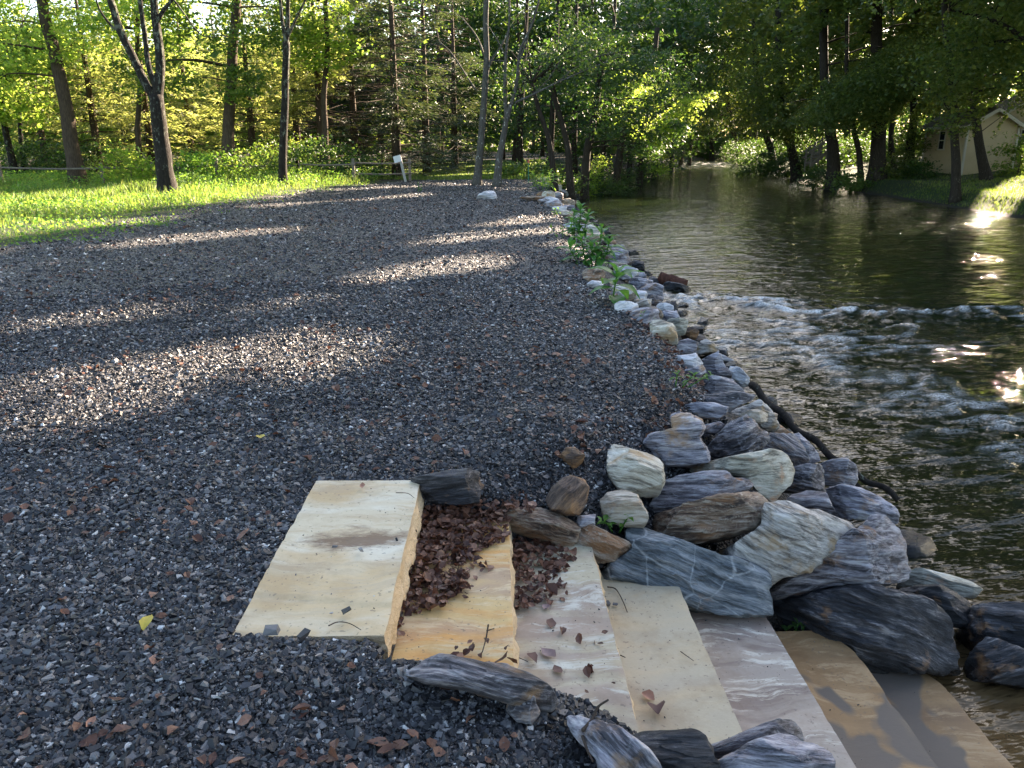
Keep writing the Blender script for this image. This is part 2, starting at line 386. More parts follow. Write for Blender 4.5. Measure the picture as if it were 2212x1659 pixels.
R['olive'] = rockmat('olive_cream_rock', [(.28, (.12, .115, .09)), (.45, (.27, .26, .21)), (.6, (.38, .37, .31)), (.75, (.48, .48, .43))], .18, (.42, .16, .05))
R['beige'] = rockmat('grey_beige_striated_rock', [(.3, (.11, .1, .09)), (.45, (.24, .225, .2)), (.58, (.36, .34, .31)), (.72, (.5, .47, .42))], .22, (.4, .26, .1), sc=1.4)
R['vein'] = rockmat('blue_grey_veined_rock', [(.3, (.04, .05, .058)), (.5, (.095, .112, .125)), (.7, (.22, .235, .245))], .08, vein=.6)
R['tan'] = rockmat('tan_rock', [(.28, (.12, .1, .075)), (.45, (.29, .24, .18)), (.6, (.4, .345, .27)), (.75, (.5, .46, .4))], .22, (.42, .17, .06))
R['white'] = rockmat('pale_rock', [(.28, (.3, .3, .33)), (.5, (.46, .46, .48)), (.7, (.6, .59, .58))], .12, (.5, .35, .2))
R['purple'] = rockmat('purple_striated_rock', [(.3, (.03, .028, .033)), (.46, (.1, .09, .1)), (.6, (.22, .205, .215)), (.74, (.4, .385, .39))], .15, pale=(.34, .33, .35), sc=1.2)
# ---------------------------------------------------------------- ground
def axis(parts):
    o = [parts[0][0]]
    for a, b, st in parts: o += list(np.linspace(a, b, max(2, int(round((b-a)/st))+1))[1:])
    return np.array(o)
gx = axis([(-320, -60, 20), (-60, -16, 1.5), (-16, -6, .4), (-6, -2.5, .12), (-2.5, 3.2, .028), (3.2, 6, .12), (6, 34, .5), (34, 60, 2), (60, 320, 20)])
gy = axis([(-60, 0, 5), (0, .8, .2), (.8, 5.2, .03), (5.2, 9, .07), (9, 20, .16), (20, 45, .4), (45, 110, 1.5), (110, 420, 15)])
X, Y = np.meshgrid(gx, gy); Z = HG(X, Y)
def pad_edge(y):                       # meadow-side edge of the gravel pad
    return np.interp(y, [0, 8, 12, 18, 22, 26, 31, 36, 38], [-9.5, -8.6, -7.9, -8.0, -7.9, -7.5, -6, -3.6, 1.0]) + n2(y*1.0, y*0, .9, 3, 3)*.7
def gravel_mask(x, y):
    g = sst(-.25, .25, x-pad_edge(y)-n2(x, y, 1.2, 6, 3)*.9)*sst(37.4, 36.2, y+n2(x, y, .7, 8)*1.0)
    t = (x-eX(y))/(wX(y)-eX(y))
    return g*sst(.62, .3, t+n2(x, y, 2.0, 31, 2)*.2)
G = gravel_mask(X, Y)
nx, ny = len(gx), len(gy)
i = (np.arange(ny-1)[:, None]*nx+np.arange(nx-1)[None]).ravel()
F = np.stack([i, i+1, i+1+nx, i+nx], 1)
n = NT('ground'); p = n.pos()
vo = n.n('TexVoronoi', i={'Vector': n.map(p, (1, 1, 1.4)), 'Scale': 46.0, 'Randomness': 1.0})
cr = n.n('SeparateColor', i={0: vo.outputs['Color']}).outputs[0]
gc = n.ramp(cr, [(0, (.024, .024, .027)), (.45, (.065, .066, .073)), (.68, (.16, .158, .162)), (.84, (.27, .26, .27)), (.94, (.42, .4, .39)), (1, (.6, .59, .57))])
v2 = n.n('TexVoronoi', i={'Vector': p, 'Scale': 21.0}); c2 = n.n('SeparateColor', i={0: v2.outputs['Color']}).outputs[0]
gc = n.mix(n.ramp(c2, [(.8, 0.0), (.84, .7)]), gc, n.ramp(cr, [(0, (.05, .04, .035)), (.6, (.2, .14, .11)), (1, (.5, .48, .45))]))
soil = n.ramp(n.noise(p, 6, 6, .7), [(.3, (.014, .01, .007)), (.55, (.04, .028, .018)), (.75, (.08, .055, .032))])
lawn = n.ramp(n.noise(n.map(p, (1, 1, 1)), 22, 6, .8), [(.3, (.02, .045, .008)), (.5, (.05, .1, .015)), (.7, (.1, .15, .03))])
gra = n.mix(n.attr('turf'), soil, lawn)
gc = n.mix(1.0, gc, (.60, .59, .60), 'MULTIPLY'); base = n.mix(n.attr('gravel'), gra, gc)
bed = n.attr('bed'); base = n.mix(bed, base, n.ramp(n.noise(p, 4, 5, .7), [(.3, (.012, .009, .006)), (.7, (.05, .036, .022))]))
hb = n.math('SUBTRACT', 1.0, n.math('MULTIPLY', vo.outputs['Distance'], 26.0))
b = n.bump(hb, .8, .012); b = n.bump(n.noise(p, 8, 5, .7), .6, .05, b)
n.fin(base, n.math('SUBTRACT', .85, n.math('MULTIPLY', n.attr('gravel'), .33)), b, .5); M['ground'] = n.m
turf = np.maximum(np.maximum(sst(-.3, .6, pad_edge(Y)-X), 0)*sst(36, 33, Y)*.7, sst(36.3, 37.5, Y)*sst(-9, -7, X)*sst(78, 70, Y)*sst(0, 1.5, wX(Y)-1.2-X))
turf = np.maximum(turf, sst(-.1, .5, X-rX(Y))*sst(420, 390, Y+n2(X, Y, .5, 4)*6)*(.75+.3*n2(X, Y, .6, 14)))
turf = np.clip(turf, 0, 1)
bed_ = sst(-.86, -.98, Z)
g = mesh('ground', np.stack([X, Y, Z], -1).reshape(-1, 3), F, {'gravel': ('POINT', G.ravel()), 'turf': ('POINT', turf.ravel()), 'bed': ('POINT', bed_.ravel())}, True, [M['ground']])
tag(link('ground', g), kind='structure')

# ---------------------------------------------------------------- water
wx_ = axis([(.8, 6, .045), (6, 14, .07), (14, 26, .16), (26, 90, 1.5)])
wy_ = np.concatenate([np.linspace(-4, 2, 30), np.linspace(2, 16, 360)[1:], np.geomspace(16, 60, 330)[1:], np.linspace(60, 230, 140)[1:]])
WXg, WYg = np.meshgrid(wx_, wy_)
def riffle(x, y):
    c = 13.4 - .3*(x-3.5) + .35*np.sin(x*.9)
    a = np.exp(-((y-c)/np.where(y > c, .6, 1.5))**2)*sst(1.5, 3.5, x)*(.2+.8*sst(9, 6.5, x))*sst(16, 12, x)
    c2 = 10.2-.25*(x-4)
    a2 = .6*np.exp(-((y-c2)/1.6)**2)*sst(2, 3, x)*sst(9, 5, x)
    sh = .6*np.exp(-((x-wX(y)-1.2-.12*(12-y))/1.2)**2)*sst(14, 11, y)
    s2 = .3*np.exp(-((y-(9.5-.5*(x-8)))/1.2)**2)*sst(6, 9, x)
    fr = .9*np.exp(-((y-95)/14)**2)+.4*np.exp(-((y-60)/4)**2)*sst(14, 19, x)
    calm = .75*np.exp(-((x-6.4)/1.5)**2-((y-8.6)/1.2)**2)
    return np.clip(np.maximum.reduce([a, a2, sh, s2, fr])-calm, 0, 1)
RF = riffle(WXg, WYg)
th = -.32                                       # crests lie across the current
ca, sa = math.cos(th), math.sin(th)
U = WXg*ca-WYg*sa; V = WXg*sa+WYg*ca
lod = sst(60, 15, WYg)
def wf(fu, fv, s, o=2): return fbm(np.stack([U*fu, V*fv, U*0+s], -1), s, o)
wob = n2(WXg, WYg, .35, 4)*1.1
U = U+wob*.4; V = V+wob
h0 = (wf(.5, 1.3, 1)*.034 + wf(1.3, 3.8, 2)*.018 + wf(3.0, 8, 3)*.0045*lod)
rid = 1-np.abs(wf(.8, 2.3, 4))*1.5; rid2 = 1-np.abs(wf(2.2, 5.5, 5))*1.3; rid = np.clip(rid, 0, 1); rid2 = np.clip(rid2, 0, 1)
hn = (1-np.abs(wf(1.9, 6.2, 11)))**2*.022*sst(13, 9.5, WYg)*sst(12, 6, WXg)
hr = hn + (rid**2.5*.075+rid2**3*.05+wf(5, 11, 6)*.018)*RF
HW = WZ + h0*(.55+.6*sst(.0, .5, RF)) + hr - .035*RF
edge = np.clip((WXg-wX(WYg)), 0, 1)
foam = 1.6*np.clip(RF*1.4-.25, 0, 1)*sst(.25, .75, rid*.6+rid2*.4+.35*wf(6, 14, 8)-.42)
n = NT('river_water'); p = n.pos()
q = n.map(p, (1, 1, 1), (0, 0, -.32))
bmp = n.noise(n.map(q, (3.2, 8.5, 1)), 1.0, 3, .6); bm2 = n.noise(n.map(q, (10, 26, 1)), 1.0, 4, .65)
rfa = n.attr('riffle')
bb = n.bump(n.noise(n.map(q, (1.1, 3.2, 1)), 1.0, 2, .5), 1.0, .11); bb = n.bump(bmp, 1.0, .045, bb); bb = n.bump(bm2, n.math('ADD', .35, n.math('MULTIPLY', rfa, .6)), .012, bb)
sh = n.attr('shallow')
col = n.mix(sh, (.007, .011, .005), (.09, .058, .026))
fo = n.math('MULTIPLY', n.attr('foam'), n.ramp(n.noise(n.map(q, (22, 55, 1)), 1.0, 6, .85), [(.42, 0), (.56, 1)]))
col = n.mix(fo, col, (.74, .74, .72))
n.fin(col, n.math('ADD', .03, n.math('MULTIPLY', fo, .5)), bb, .5)
n.b.inputs['IOR'].default_value = 1.333; M['water'] = n.m
shal = np.clip(sst(1.6, .2, WXg-wX(WYg))*sst(4.6, 3.4, WYg)*.9 + .1*sst(1.4, 0, WXg-wX(WYg)), 0, 1)
nx, ny = len(wx_), len(wy_)
i = (np.arange(ny-1)[:, None]*nx+np.arange(nx-1)[None]).ravel()
wm = mesh('river_water', np.stack([WXg, WYg, HW], -1).reshape(-1, 3), np.stack([i, i+1, i+1+nx, i+nx], 1),
          {'riffle': ('POINT', RF.ravel()), 'foam': ('POINT', foam.ravel()), 'shallow': ('POINT', shal.ravel())}, True, [M['water']])
tag(link('river_water', wm), kind='structure')

# ---------------------------------------------------------------- sandstone steps
def subdivided_box(dx, dy, dz, nx, ny, nz):
    vs = []; fs = []; off = 0
    def grid(a, b, fn, flip):
        nonlocal off
        A, B = np.meshgrid(np.linspace(-.5, .5, a+1), np.linspace(-.5, .5, b+1)); v = np.stack(fn(A, B), -1).reshape(-1, 3)
        k = (np.arange(b)[:, None]*(a+1)+np.arange(a)[None]).ravel()
        f = np.stack([k, k+1, k+a+2, k+a+1], 1)
        if flip: f = f[:, ::-1]
        vs.append(v); fs.append(f+off); off += len(v)
    h = .5
    grid(nx, ny, lambda A, B: (A, B, A*0+h), False); grid(nx, ny, lambda A, B: (A, B, A*0-h), True)
    grid(ny, nz, lambda A, B: (A*0+h, A, B), False); grid(ny, nz, lambda A, B: (A*0-h, A, B), True)
    grid(nx, nz, lambda A, B: (A, A*0+h, B), True); grid(nx, nz, lambda A, B: (A, A*0-h, B), False)
    v = np.vstack(vs); f = np.vstack(fs)
    key = np.round(v*5000).astype(int); _, idx, inv = np.unique(key, axis=0, return_index=True, return_inverse=True)
    return v[idx]*np.array([dx, dy, dz]), inv.reshape(-1)[f]
def slabmat(name, base, s1, s2, s3=None, stain=None, wet=None, seed=0.0, tilt=.12, contrast=1.0):
    n = NT(name); o = n.n('VectorMath', operation='ADD', i={0: n.obj(), 1: (seed, seed*1.7, 0)}).outputs[0]
    w = n.n('VectorMath', operation='ADD', i={0: o, 1: n.n('VectorMath', operation='SCALE', i={0: n.n('TexNoise', i={'Vector': o, 'Scale': 2.0, 'Detail': 3.0}).outputs[1], 3: .3}).outputs[0]}).outputs[0]
    st = n.noise(n.map(w, (1.1, 7, 6), (0, 0, tilt)), 1.0, 5, .55)
    cl = n.noise(n.map(w, (1.5, 2.2, 2)), 1.0, 5, .6)
    c = n.mix(n.ramp(st, [(.46, 0), (.46+.14/contrast, .9)]), base, s1)
    c = n.mix(n.ramp(n.noise(n.map(w, (1.0, 4.2, 6), (0, 0, tilt), (5, 3, 0)), 1.0, 4, .5), [(.5, 0), (.5+.13/contrast, .85)]), c, s2)
    if s3: c = n.mix(n.ramp(n.math('ADD', n.math('MULTIPLY', n.noise(n.map(w, (2.5, 15, 6), (0, 0, tilt), (2, 9, 0)), 1.0, 7, .75), .8), n.math('MULTIPLY', cl, .2)), [(.52, 0), (.58, .8)]), c, s3)
    if stain:
        (sx, sy, rx, ry, sc) = stain; d = n.map(n.obj(), (1/rx, 1/ry, 0), (0, 0, 0), (-sx/rx, -sy/ry, 0))
        L = n.n('VectorMath', operation='LENGTH', i={0: d}).outputs['Value']
        L = n.math('ADD', L, n.math('MULTIPLY', n.math('SUBTRACT', n.noise(n.map(n.obj(), (6, 14, 6)), 1.0, 6, .7), .5), 2.6))
        c = n.mix(n.ramp(L, [(.45, .85), (1.0, 0.0)]), c, sc)
    c = n.mix(n.ramp(n.noise(n.map(o, (3, 3, 3), (0, 0, 0), (8, 8, 0)), 1.0, 6, .7), [(.45, 0), (.62, .45)]), c, n.mix(1.0, c, (.62, .52, .42), 'MULTIPLY'))
    c = n.mix(n.ramp(n.noise(o, 55, 2, .5), [(.66, 0), (.7, .5)]), c, (.14, .11, .09))
    fine = n.noise(o, 90, 3, .7); c = n.mix(n.math('MULTIPLY', fine, .4), c, n.mix(1.0, c, (.62, .6, .58), 'MULTIPLY'))
    nz = n.n('SeparateXYZ', i={0: n.n('NewGeometry').outputs['Normal']}).outputs[2]
    side = n.ramp(nz, [(.6, 1), (.85, 0)])
    sc_ = n.mix(n.noise(n.map(o, (5, 5, 12)), 1.0, 6, .7), (.44, .28, .13), (.62, .5, .35))
    c = n.mix(side, c, sc_); rr = .62
    c = n.mix(1.0, c, (1.12, 1.1, 1.06), 'MULTIPLY')
    if wet:
        k = n.ramp(n.noise(n.map(w, (2.6, 1.5, 2), (0, 0, .5), (wet, wet, 0)), 1.0, 3, .45), [(.52, 0), (.545, 1)])
        c = n.mix(k, c, (.12, .098, .08)); rr = n.math('SUBTRACT', .6, n.math('MULTIPLY', k, .1))
    b = n.bump(n.noise(n.map(o, (30, 50, 40)), 1.0, 5, .75), .3, .004)
    b = n.bump(n.math('MULTIPLY', side, n.noise(n.map(o, (12, 12, 18)), 1.0, 5, .7)), .9, .03, b)
    b = n.bump(n.ramp(st, [(.49, 0), (.505, 1)]), .15, .002, b)
    n.fin(c, rr, b, .3); return n.m
CR = (.60, .56, .42)
S = [
 ('pale cream sandstone slab with a brown stain, topmost step beside the dark gravel', (-.685, 2.945), (.505, 1.27), .035, dict(base=(.58, .5, .36), s1=(.66, .61, .5), s2=(.56, .42, .24), s3=(.5, .4, .27), stain=(.07, .03, .24, .12, (.15, .085, .05)), seed=1.3, tilt=-.25)),
 ('orange banded sandstone step half buried in dead leaves', (-.225, 2.93), (.44, 1.36), -.135, dict(base=(.58, .41, .19), s1=(.62, .33, .10), s2=(.4, .28, .19), s3=(.62, .5, .32), seed=4.1, tilt=.1)),
 ('sandstone step with purple-brown bands fading to cream, third from the top', (.19, 2.86), (.43, 1.44), -.285, dict(base=(.5, .45, .33), s1=(.34, .275, .23), s2=(.42, .34, .28), s3=(.62, .62, .56), seed=7.7, tilt=.12)),
 ('plain smooth buff sandstone step with a few twigs, fourth from the top', (.6, 2.82), (.43, 1.42), -.435, dict(base=(.45, .385, .28), s1=(.54, .42, .26), s2=(.38, .33, .265), seed=11.2, tilt=.4, contrast=.5)),
 ('mauve sandstone step with bold white streaks, fifth from the top', (1.025, 2.78), (.43, 1.48), -.585, dict(base=(.36, .305, .26), s1=(.24, .19, .165), s2=(.44, .37, .31), s3=(.66, .62, .54), seed=15.5, tilt=.12, contrast=1.6)),
 ('damp tan sandstone step with grey wet patches just above the lowest step', (1.44, 2.74), (.43, 1.46), -.735, dict(base=(.27, .17, .085), s1=(.34, .22, .115), s2=(.2, .125, .068), s3=(.4, .28, .16), wet=2.3, seed=19.1, tilt=.6, contrast=.7)),
 ('lowest sandstone step, tan and wet, at the edge of the shallow water', (1.86, 2.70), (.44, 1.48), -.885, dict(base=(.26, .165, .085), s1=(.34, .225, .12), s2=(.19, .12, .07), s3=(.38, .27, .16), wet=9.1, seed=23.9, tilt=.6, contrast=.7)),
]
for k, (lab, (sx, sy), (dx, dy), zt, mp) in enumerate(S):
    v, f = subdivided_box(dx, dy, .17, 30, 90, 12)
    top = sst(.03, .085, v[:, 2]); sidx = np.abs(v[:, 0])/(dx/2); sidy = np.abs(v[:, 1])/(dy/2)
    rough = 1.0 if k < 5 else 1.8
    s = np.clip(np.maximum(sst(.9, 1, sidx), sst(.96, 1, sidy)), 0, 1)
    q = v+k*3.1
    chip = fbm(q*np.array([13, 13, 22]), 2, 4); chip2 = fbm(q*np.array([2.2, 2.2, 6]), 5, 3)
    under = (0.085-v[:, 2])/.17
    v[:, 0] += np.sign(v[:, 0])*sst(.9, 1, sidx)*((chip*.026+.012*np.sin(under*3.1))*(.25+.75*sst(.02, .35, under))+chip2*.004)*rough
    v[:, 1] += np.sign(v[:, 1])*sst(.96, 1, sidy)*(chip*.026*(.25+.75*sst(.02, .35, under))+chip2*.006)*rough
    v[:, 2] += s*top*(-np.abs(chip)*.006*rough) + (1-s)*top*fbm(q*3, 8, 3)*.0035*rough
    if k == 0:                                     # flaked layer across the near end
        fl = -.42+.04*fbm(np.stack([v[:, 0]*6, v[:, 0]*0, v[:, 0]*0], -1), 4, 3)-.10*v[:, 0]
        v[:, 2] -= top*sst(.006, 0, v[:, 1]-fl)*.007
        v[:, 0] += np.where(v[:, 0] < 0, sst(-.3, -.6, v[:, 1])*-.0, 0)
        v[:, 0] -= sst(-.45, -.62, v[:, 1])*sst(0, -.25, v[:, 0])*.0
    if k >= 5: # rounded outer corner
        v[:, 0] -= sst(.45, .74, v[:, 1])**2*sst(0, .2, v[:, 0])*.07
    me = mesh('stone_step', v, f, smooth=True, mats=[slabmat('sandstone_%s' % 'abcdefg'[k], **mp)])
    o = link('stone_step', me, loc=(sx, sy, zt-.085)); o.rotation_euler = (0.004*(k % 3-1), .006*(k % 2), [.012, .02, .03, .03, .035, .03, .03][k])
    me.set_sharp_from_angle(angle=math.radians(38))
    tag(o, lab, 'step', 'sandstone steps going down to the river')

# ---------------------------------------------------------------- boulders
def z5(a): return [(1324.9+x*.28645, 691.3+y*.28645) for x, y in a]
def z6(a): return [(864.0+x*.3125, 921.6+y*.3125) for x, y in a]
def z7(a): return [(1520.7+x*.3125, 1140.5+y*.3125) for x, y in a]
def z4(a): return [(1094.4+x*.2604, 345.6+y*.2604) for x, y in a]
_rk = 0
def rock(out, m, label, lift=.05, T=.42, tip=.25, ang=0.0, chops=12, res=(120, 38), amp=1.0, group='boulders of the riverbank wall', cat='boulder', name='boulder', y=None):
    global _rk; _rk += 1; rg = np.random.default_rng(100+_rk)
    out = np.array(out, float); ctr = (out.max(0)+out.min(0))/2; out = ctr+(out-ctr)*1.06
    if y is None:                                  # rest it where its lower part meets the slope
        q0 = hit(ctr[0], ctr[1]+.24*(out.max(0)-out.min(0))[1], lift*.5)
        y = q0[1]
    P0 = at_y(ctr[0], ctr[1], y)
    vd = P0-EYE; D = np.linalg.norm(vd); vd = vd/D
    u = np.cross(vd, [0, 0, 1.]); u /= np.linalg.norm(u); w = np.cross(u, vd)
    Q = []
    for a, b in out:
        r = ray(a, b); t = np.dot(P0-EYE, vd)/np.dot(r, vd); q = EYE+r*t-P0; Q.append((q@u, q@w))
    Q = np.array(Q); A = .5*np.sum(Q[:, 0]*np.roll(Q[:, 1], -1)-np.roll(Q[:, 0], -1)*Q[:, 1])
    if A < 0: Q = Q[::-1]
    # resample the closed outline, lightly rounded and roughened
    seg = np.vstack([Q, Q[:1]]); L = np.r_[0, np.cumsum(np.linalg.norm(np.diff(seg, axis=0), axis=1))]
    na, nr = res; s = np.linspace(0, L[-1], na, endpoint=False)
    C = np.stack([np.interp(s, L, seg[:, 0]), np.interp(s, L, seg[:, 1])], 1)
    for _ in range(1): C = .5*C+.25*(np.roll(C, 1, 0)+np.roll(C, -1, 0))
    size = (Q.max(0)-Q.min(0)); sm = min(size); cc = (C.max(0)+C.min(0))/2
    Th = T*(sm*.75+.25*max(size))
    th = np.linspace(0, np.pi/2, nr+1)
    sF = 1-np.linspace(0, 1, nr+1)**1.5; hF = (1-sF**6)**.36
    rows = []
    for sgn in (1, -1):
        for j in range(nr+1):
            if sgn < 0 and j == 0: continue
            c0 = cc+np.array([rg.uniform(-.03, .03)*size[0], tip*size[1]*(1 if sgn > 0 else -.3)])*(1-sF[j])
            R2 = c0+(C-cc)*sF[j]; rows.append(np.column_stack([R2, np.full(na, sgn*hF[j]*Th*(1 if sgn > 0 else 1.6))]))
    nF = nr+1; V = np.vstack(rows)
    # chop with planes for broken faces
    for c in range(chops):
        nn = rg.normal(size=3)*np.array([.75, .9, 0]); nn[2] = rg.uniform(.6, 1.3); nn /= np.linalg.norm(nn)
        d = V@nn; off = d.max()*rg.uniform(.68, .92); k = d > off
        V[k] -= np.outer((d[k]-off)*.95, nn)
    # layered relief
    sa_, ca_ = math.sin(ang), math.cos(ang)
    loc = np.column_stack([V[:, 0]*ca_+V[:, 1]*sa_, -V[:, 0]*sa_+V[:, 1]*ca_, V[:, 2]])
    nrm = np.column_stack([(V[:, 0]-cc[0])/size[0], (V[:, 1]-cc[1])/size[1], V[:, 2]/max(Th, .01)*.5]); nrm /= np.maximum(np.linalg.norm(nrm, axis=1, keepdims=True), 1e-6)
    q = loc/max(.32, sm)*np.array([1.2, 5.5, 2.2])+_rk*1.9
    st = fbm(q, 1, 4); st = np.round(st*4)/4*.7+st*.3
    big = fbm(loc/max(size)*2.6+_rk, 3, 3); fine = fbm(loc*np.array([9, 38, 20])+_rk, 4, 3)
    V = V+nrm*((st*.095+big*.045)*sm+fine*min(.014, .045*sm))[:, None]*amp
    Wv = np.column_stack([V[:, 0], V[:, 1], V[:, 2]])
    F = []
    def ring(j, sg): return (j*na if sg > 0 else (0 if j == 0 else (nF+j-1)*na))
    k = np.arange(na); k2 = (k+1) % na
    for j in range(nr):
        a, b = ring(j, 1), ring(j+1, 1); F.append(np.stack([a+k, a+k2, b+k2, b+k], 1))
        a, b = ring(j, -1), ring(j+1, -1); F.append(np.stack([a+k, b+k, b+k2, a+k2], 1))
    # local axes: x along the bedding, y across it, z towards depth
    bx = u*ca_+w*sa_; by = -u*sa_+w*ca_; bz = np.cross(bx, by)
    lv = np.column_stack([V[:, 0]*ca_+V[:, 1]*sa_, -V[:, 0]*sa_+V[:, 1]*ca_, V[:, 2]])
    me = mesh(name, lv, np.vstack(F), smooth=True, mats=[m]); me.set_sharp_from_angle(angle=math.radians(32))
    o = link(name, me); o.matrix_world = Matrix(((bx[0], by[0], bz[0], P0[0]), (bx[1], by[1], bz[1], P0[1]), (bx[2], by[2], bz[2], P0[2]), (0, 0, 0, 1)))
    tag(o, label, cat, group); return o
Rk = R
rock(z5([(-40, 1000), (0, 935), (120, 965), (240, 1000), (330, 1050), (368, 1080), (380, 1170), (365, 1250), (330, 1330), (250, 1345), (140, 1300), (40, 1270), (-40, 1180)]), Rk['cream'], 'smooth cream boulder with a yellow side, resting at the gravel edge', .06, .45, .2, -.2, 8, amp=.5)
rock(z5([(-85, 1440), (-90, 1360), (-40, 1305), (60, 1295), (180, 1330), (240, 1430), (258, 1500), (220, 1570), (60, 1560), (-60, 1510)]), Rk['tan'], 'squat tan layered boulder below the smooth cream one', .05, .45, .2, .05)
rock(z5([(265, 930), (280, 870), (340, 845), (450, 845), (430, 740), (490, 700), (580, 712), (670, 760), (680, 810), (660, 900), (720, 1000), (700, 1065), (560, 1092), (400, 1095), (310, 1040)]), Rk['lav'], 'lumpy lavender-grey boulder with a pinched waist at the gravel edge', .08, .5, .2, .15, 5)
rock(z5([(700, 960), (820, 850), (900, 760), (1000, 730), (1060, 790), (1150, 835), (1178, 880), (1120, 950), (1000, 1010), (850, 1050), (720, 1062)]), Rk['dark'], 'dark boulder with tilted fine stripes behind the cream-olive boulder', .08, .45, .2, .35)
rock(z5([(950, 720), (1000, 690), (1080, 680), (1165, 710), (1160, 765), (1080, 790), (1040, 805), (985, 785)]), Rk['tan'], 'small tan cap stone perched on the striped dark boulder', .14, .4)
rock(z5([(670, 830), (680, 790), (790, 765), (840, 790), (780, 850), (690, 880)]), Rk['purple'], 'thin purple flake wedged beside the pinched boulder', .04, .4)
rock(z5([(535, 645), (640, 622), (760, 625), (860, 658), (850, 705), (790, 742), (650, 745), (560, 700)]), Rk['lav'], 'flat blue-grey stone lying on red leaves at the gravel edge', .07, .42, .25)
rock(z5([(600, 592), (700, 560), (900, 540), (1065, 568), (1040, 605), (960, 640), (870, 700), (820, 660), (700, 625)]), Rk['dark'], 'long dark wedge-shaped slab pointing at the driftwood pole', .06, .35, .25)
rock(z5([(630, 470), (720, 418), (900, 448), (960, 515), (985, 548), (800, 560), (690, 570), (650, 520)]), Rk['purple'], 'pinkish rounded slab above the long dark wedge', .06, .4, .2)
rock(z5([(430, 215), (450, 180), (560, 140), (640, 170), (620, 250), (480, 260)]), Rk['lav'], 'lavender stone, upper one of three on the gravel edge', .06, .4)
rock(z5([(465, 275), (620, 250), (672, 325), (640, 360), (520, 378), (480, 330)]), Rk['white'], 'pale lilac stone, middle one of three on the gravel edge', .06, .4)
rock(z5([(520, 382), (680, 335), (700, 390), (620, 442), (550, 425)]), Rk['lav'], 'lavender stone, lower one of three on the gravel edge', .05, .4)
rock(z5([(670, 300), (790, 240), (845, 350), (790, 410), (700, 412), (665, 350)]), Rk['lav'], 'greyish-lavender upright slab in the middle of the wall', .05, .4)
rock(z5([(780, 240), (900, 300), (948, 368), (880, 360), (830, 330)]), Rk['white'], 'white sunlit flake jutting out to the rapid', .02, .4)
rock(z5([(625, 235), (660, 160), (700, 142), (760, 175), (798, 240), (720, 262), (640, 262)]), Rk['beige'], 'grey angular stone leaning over the wet rocks by the rapid', .04, .45)
rock(z5([(770, 410), (810, 370), (860, 355), (893, 405), (888, 445), (820, 445)]), Rk['dark'], 'small dark knob beside the pale wall slabs', .06, .45)
rock(z5([(870, 400), (880, 345), (945, 362), (1015, 430), (1030, 490), (970, 510), (900, 450)]), Rk['white'], 'pale slab holding the cut end of the driftwood pole', .02, .35)
rock(z5([(880, 690), (960, 655), (1100, 600), (1190, 680), (1240, 800), (1195, 860), (1110, 800), (1050, 720)]), Rk['beige'], 'grey-brown slab sloping under the driftwood pole', -.02, .35)
rock(z5([(1185, 860), (1255, 785), (1355, 865), (1290, 890)]), Rk['tan'], 'brownish flake under the middle of the driftwood pole', -.04, .35)
rock(z5([(1330, 870), (1400, 850), (1480, 930), (1545, 1000), (1560, 1060), (1480, 1085), (1430, 1000)]), Rk['lav'], 'narrow lavender stone along the driftwood pole', -.02, .4)
rock(z5([(1045, 990), (1140, 930), (1190, 865), (1340, 862), (1405, 925), (1462, 1020), (1462, 1085), (1375, 1130), (1320, 1060), (1200, 1020)]), Rk['dark'], 'charcoal boulder with fine slanting grooves near the driftwood pole', .04, .45, .2, -.35)
rock(z5([(560, 1130), (640, 1095), (850, 1050), (1050, 1008), (1180, 978), (1265, 998), (1335, 1075), (1352, 1140), (1330, 1240), (1255, 1300), (1200, 1370), (1120, 1330), (1050, 1250), (900, 1190), (700, 1170)]), Rk['olive'], 'large cream-olive boulder with an orange streak in the middle of the pile', .08, .5, .2, .15, 6, amp=.6)
rock(z5([(300, 1400), (370, 1220), (500, 1175), (740, 1140), (850, 1140), (900, 1185), (1000, 1185), (1055, 1240), (1000, 1285), (850, 1330), (600, 1400), (350, 1450)]), Rk['purple'], 'dark striated boulder with a white tip under the cream-olive one', .06, .45, .2, .15)
rock(z5([(240, 1490), (400, 1438), (560, 1400), (700, 1355), (960, 1308), (1085, 1308), (1150, 1370), (1188, 1430), (1150, 1505), (1000, 1595), (850, 1655), (650, 1690), (400, 1650), (250, 1575)]), Rk['brown'], 'big rust-brown boulder with pale bands above the grey-beige one', .10, .5, .25, .18)
rock(z5([(1280, 1380), (1350, 1318), (1480, 1292), (1600, 1298), (1645, 1390), (1690, 1490), (1560, 1480), (1400, 1440)]), Rk['purple'], 'purple-grey boulder leaning behind the grey-beige one', .05, .45, .2, .2)
rock(z5([(1280, 1300), (1345, 1128), (1450, 1085), (1560, 1085), (1592, 1130), (1592, 1290), (1440, 1295)]), Rk['dark'], 'blocky dark boulder with pale scratches near the water', .03, .5, .2, -.05)
rock(z5([(1545, 1090), (1650, 1055), (1750, 1048), (1832, 1108), (1845, 1210), (1800, 1255), (1600, 1245), (1590, 1150)]), Rk['purple'], 'brownish-purple blunt boulder touching the driftwood pole', 0, .5, .2, .05)
rock(z5([(1600, 1285), (1730, 1250), (1870, 1268), (2000, 1330), (2135, 1430), (2132, 1520), (2090, 1545), (1950, 1500), (1800, 1495), (1700, 1500), (1650, 1420)]), Rk['lav'], 'lavender slab with orange patches below the tip of the driftwood pole', 0, .4, .25)
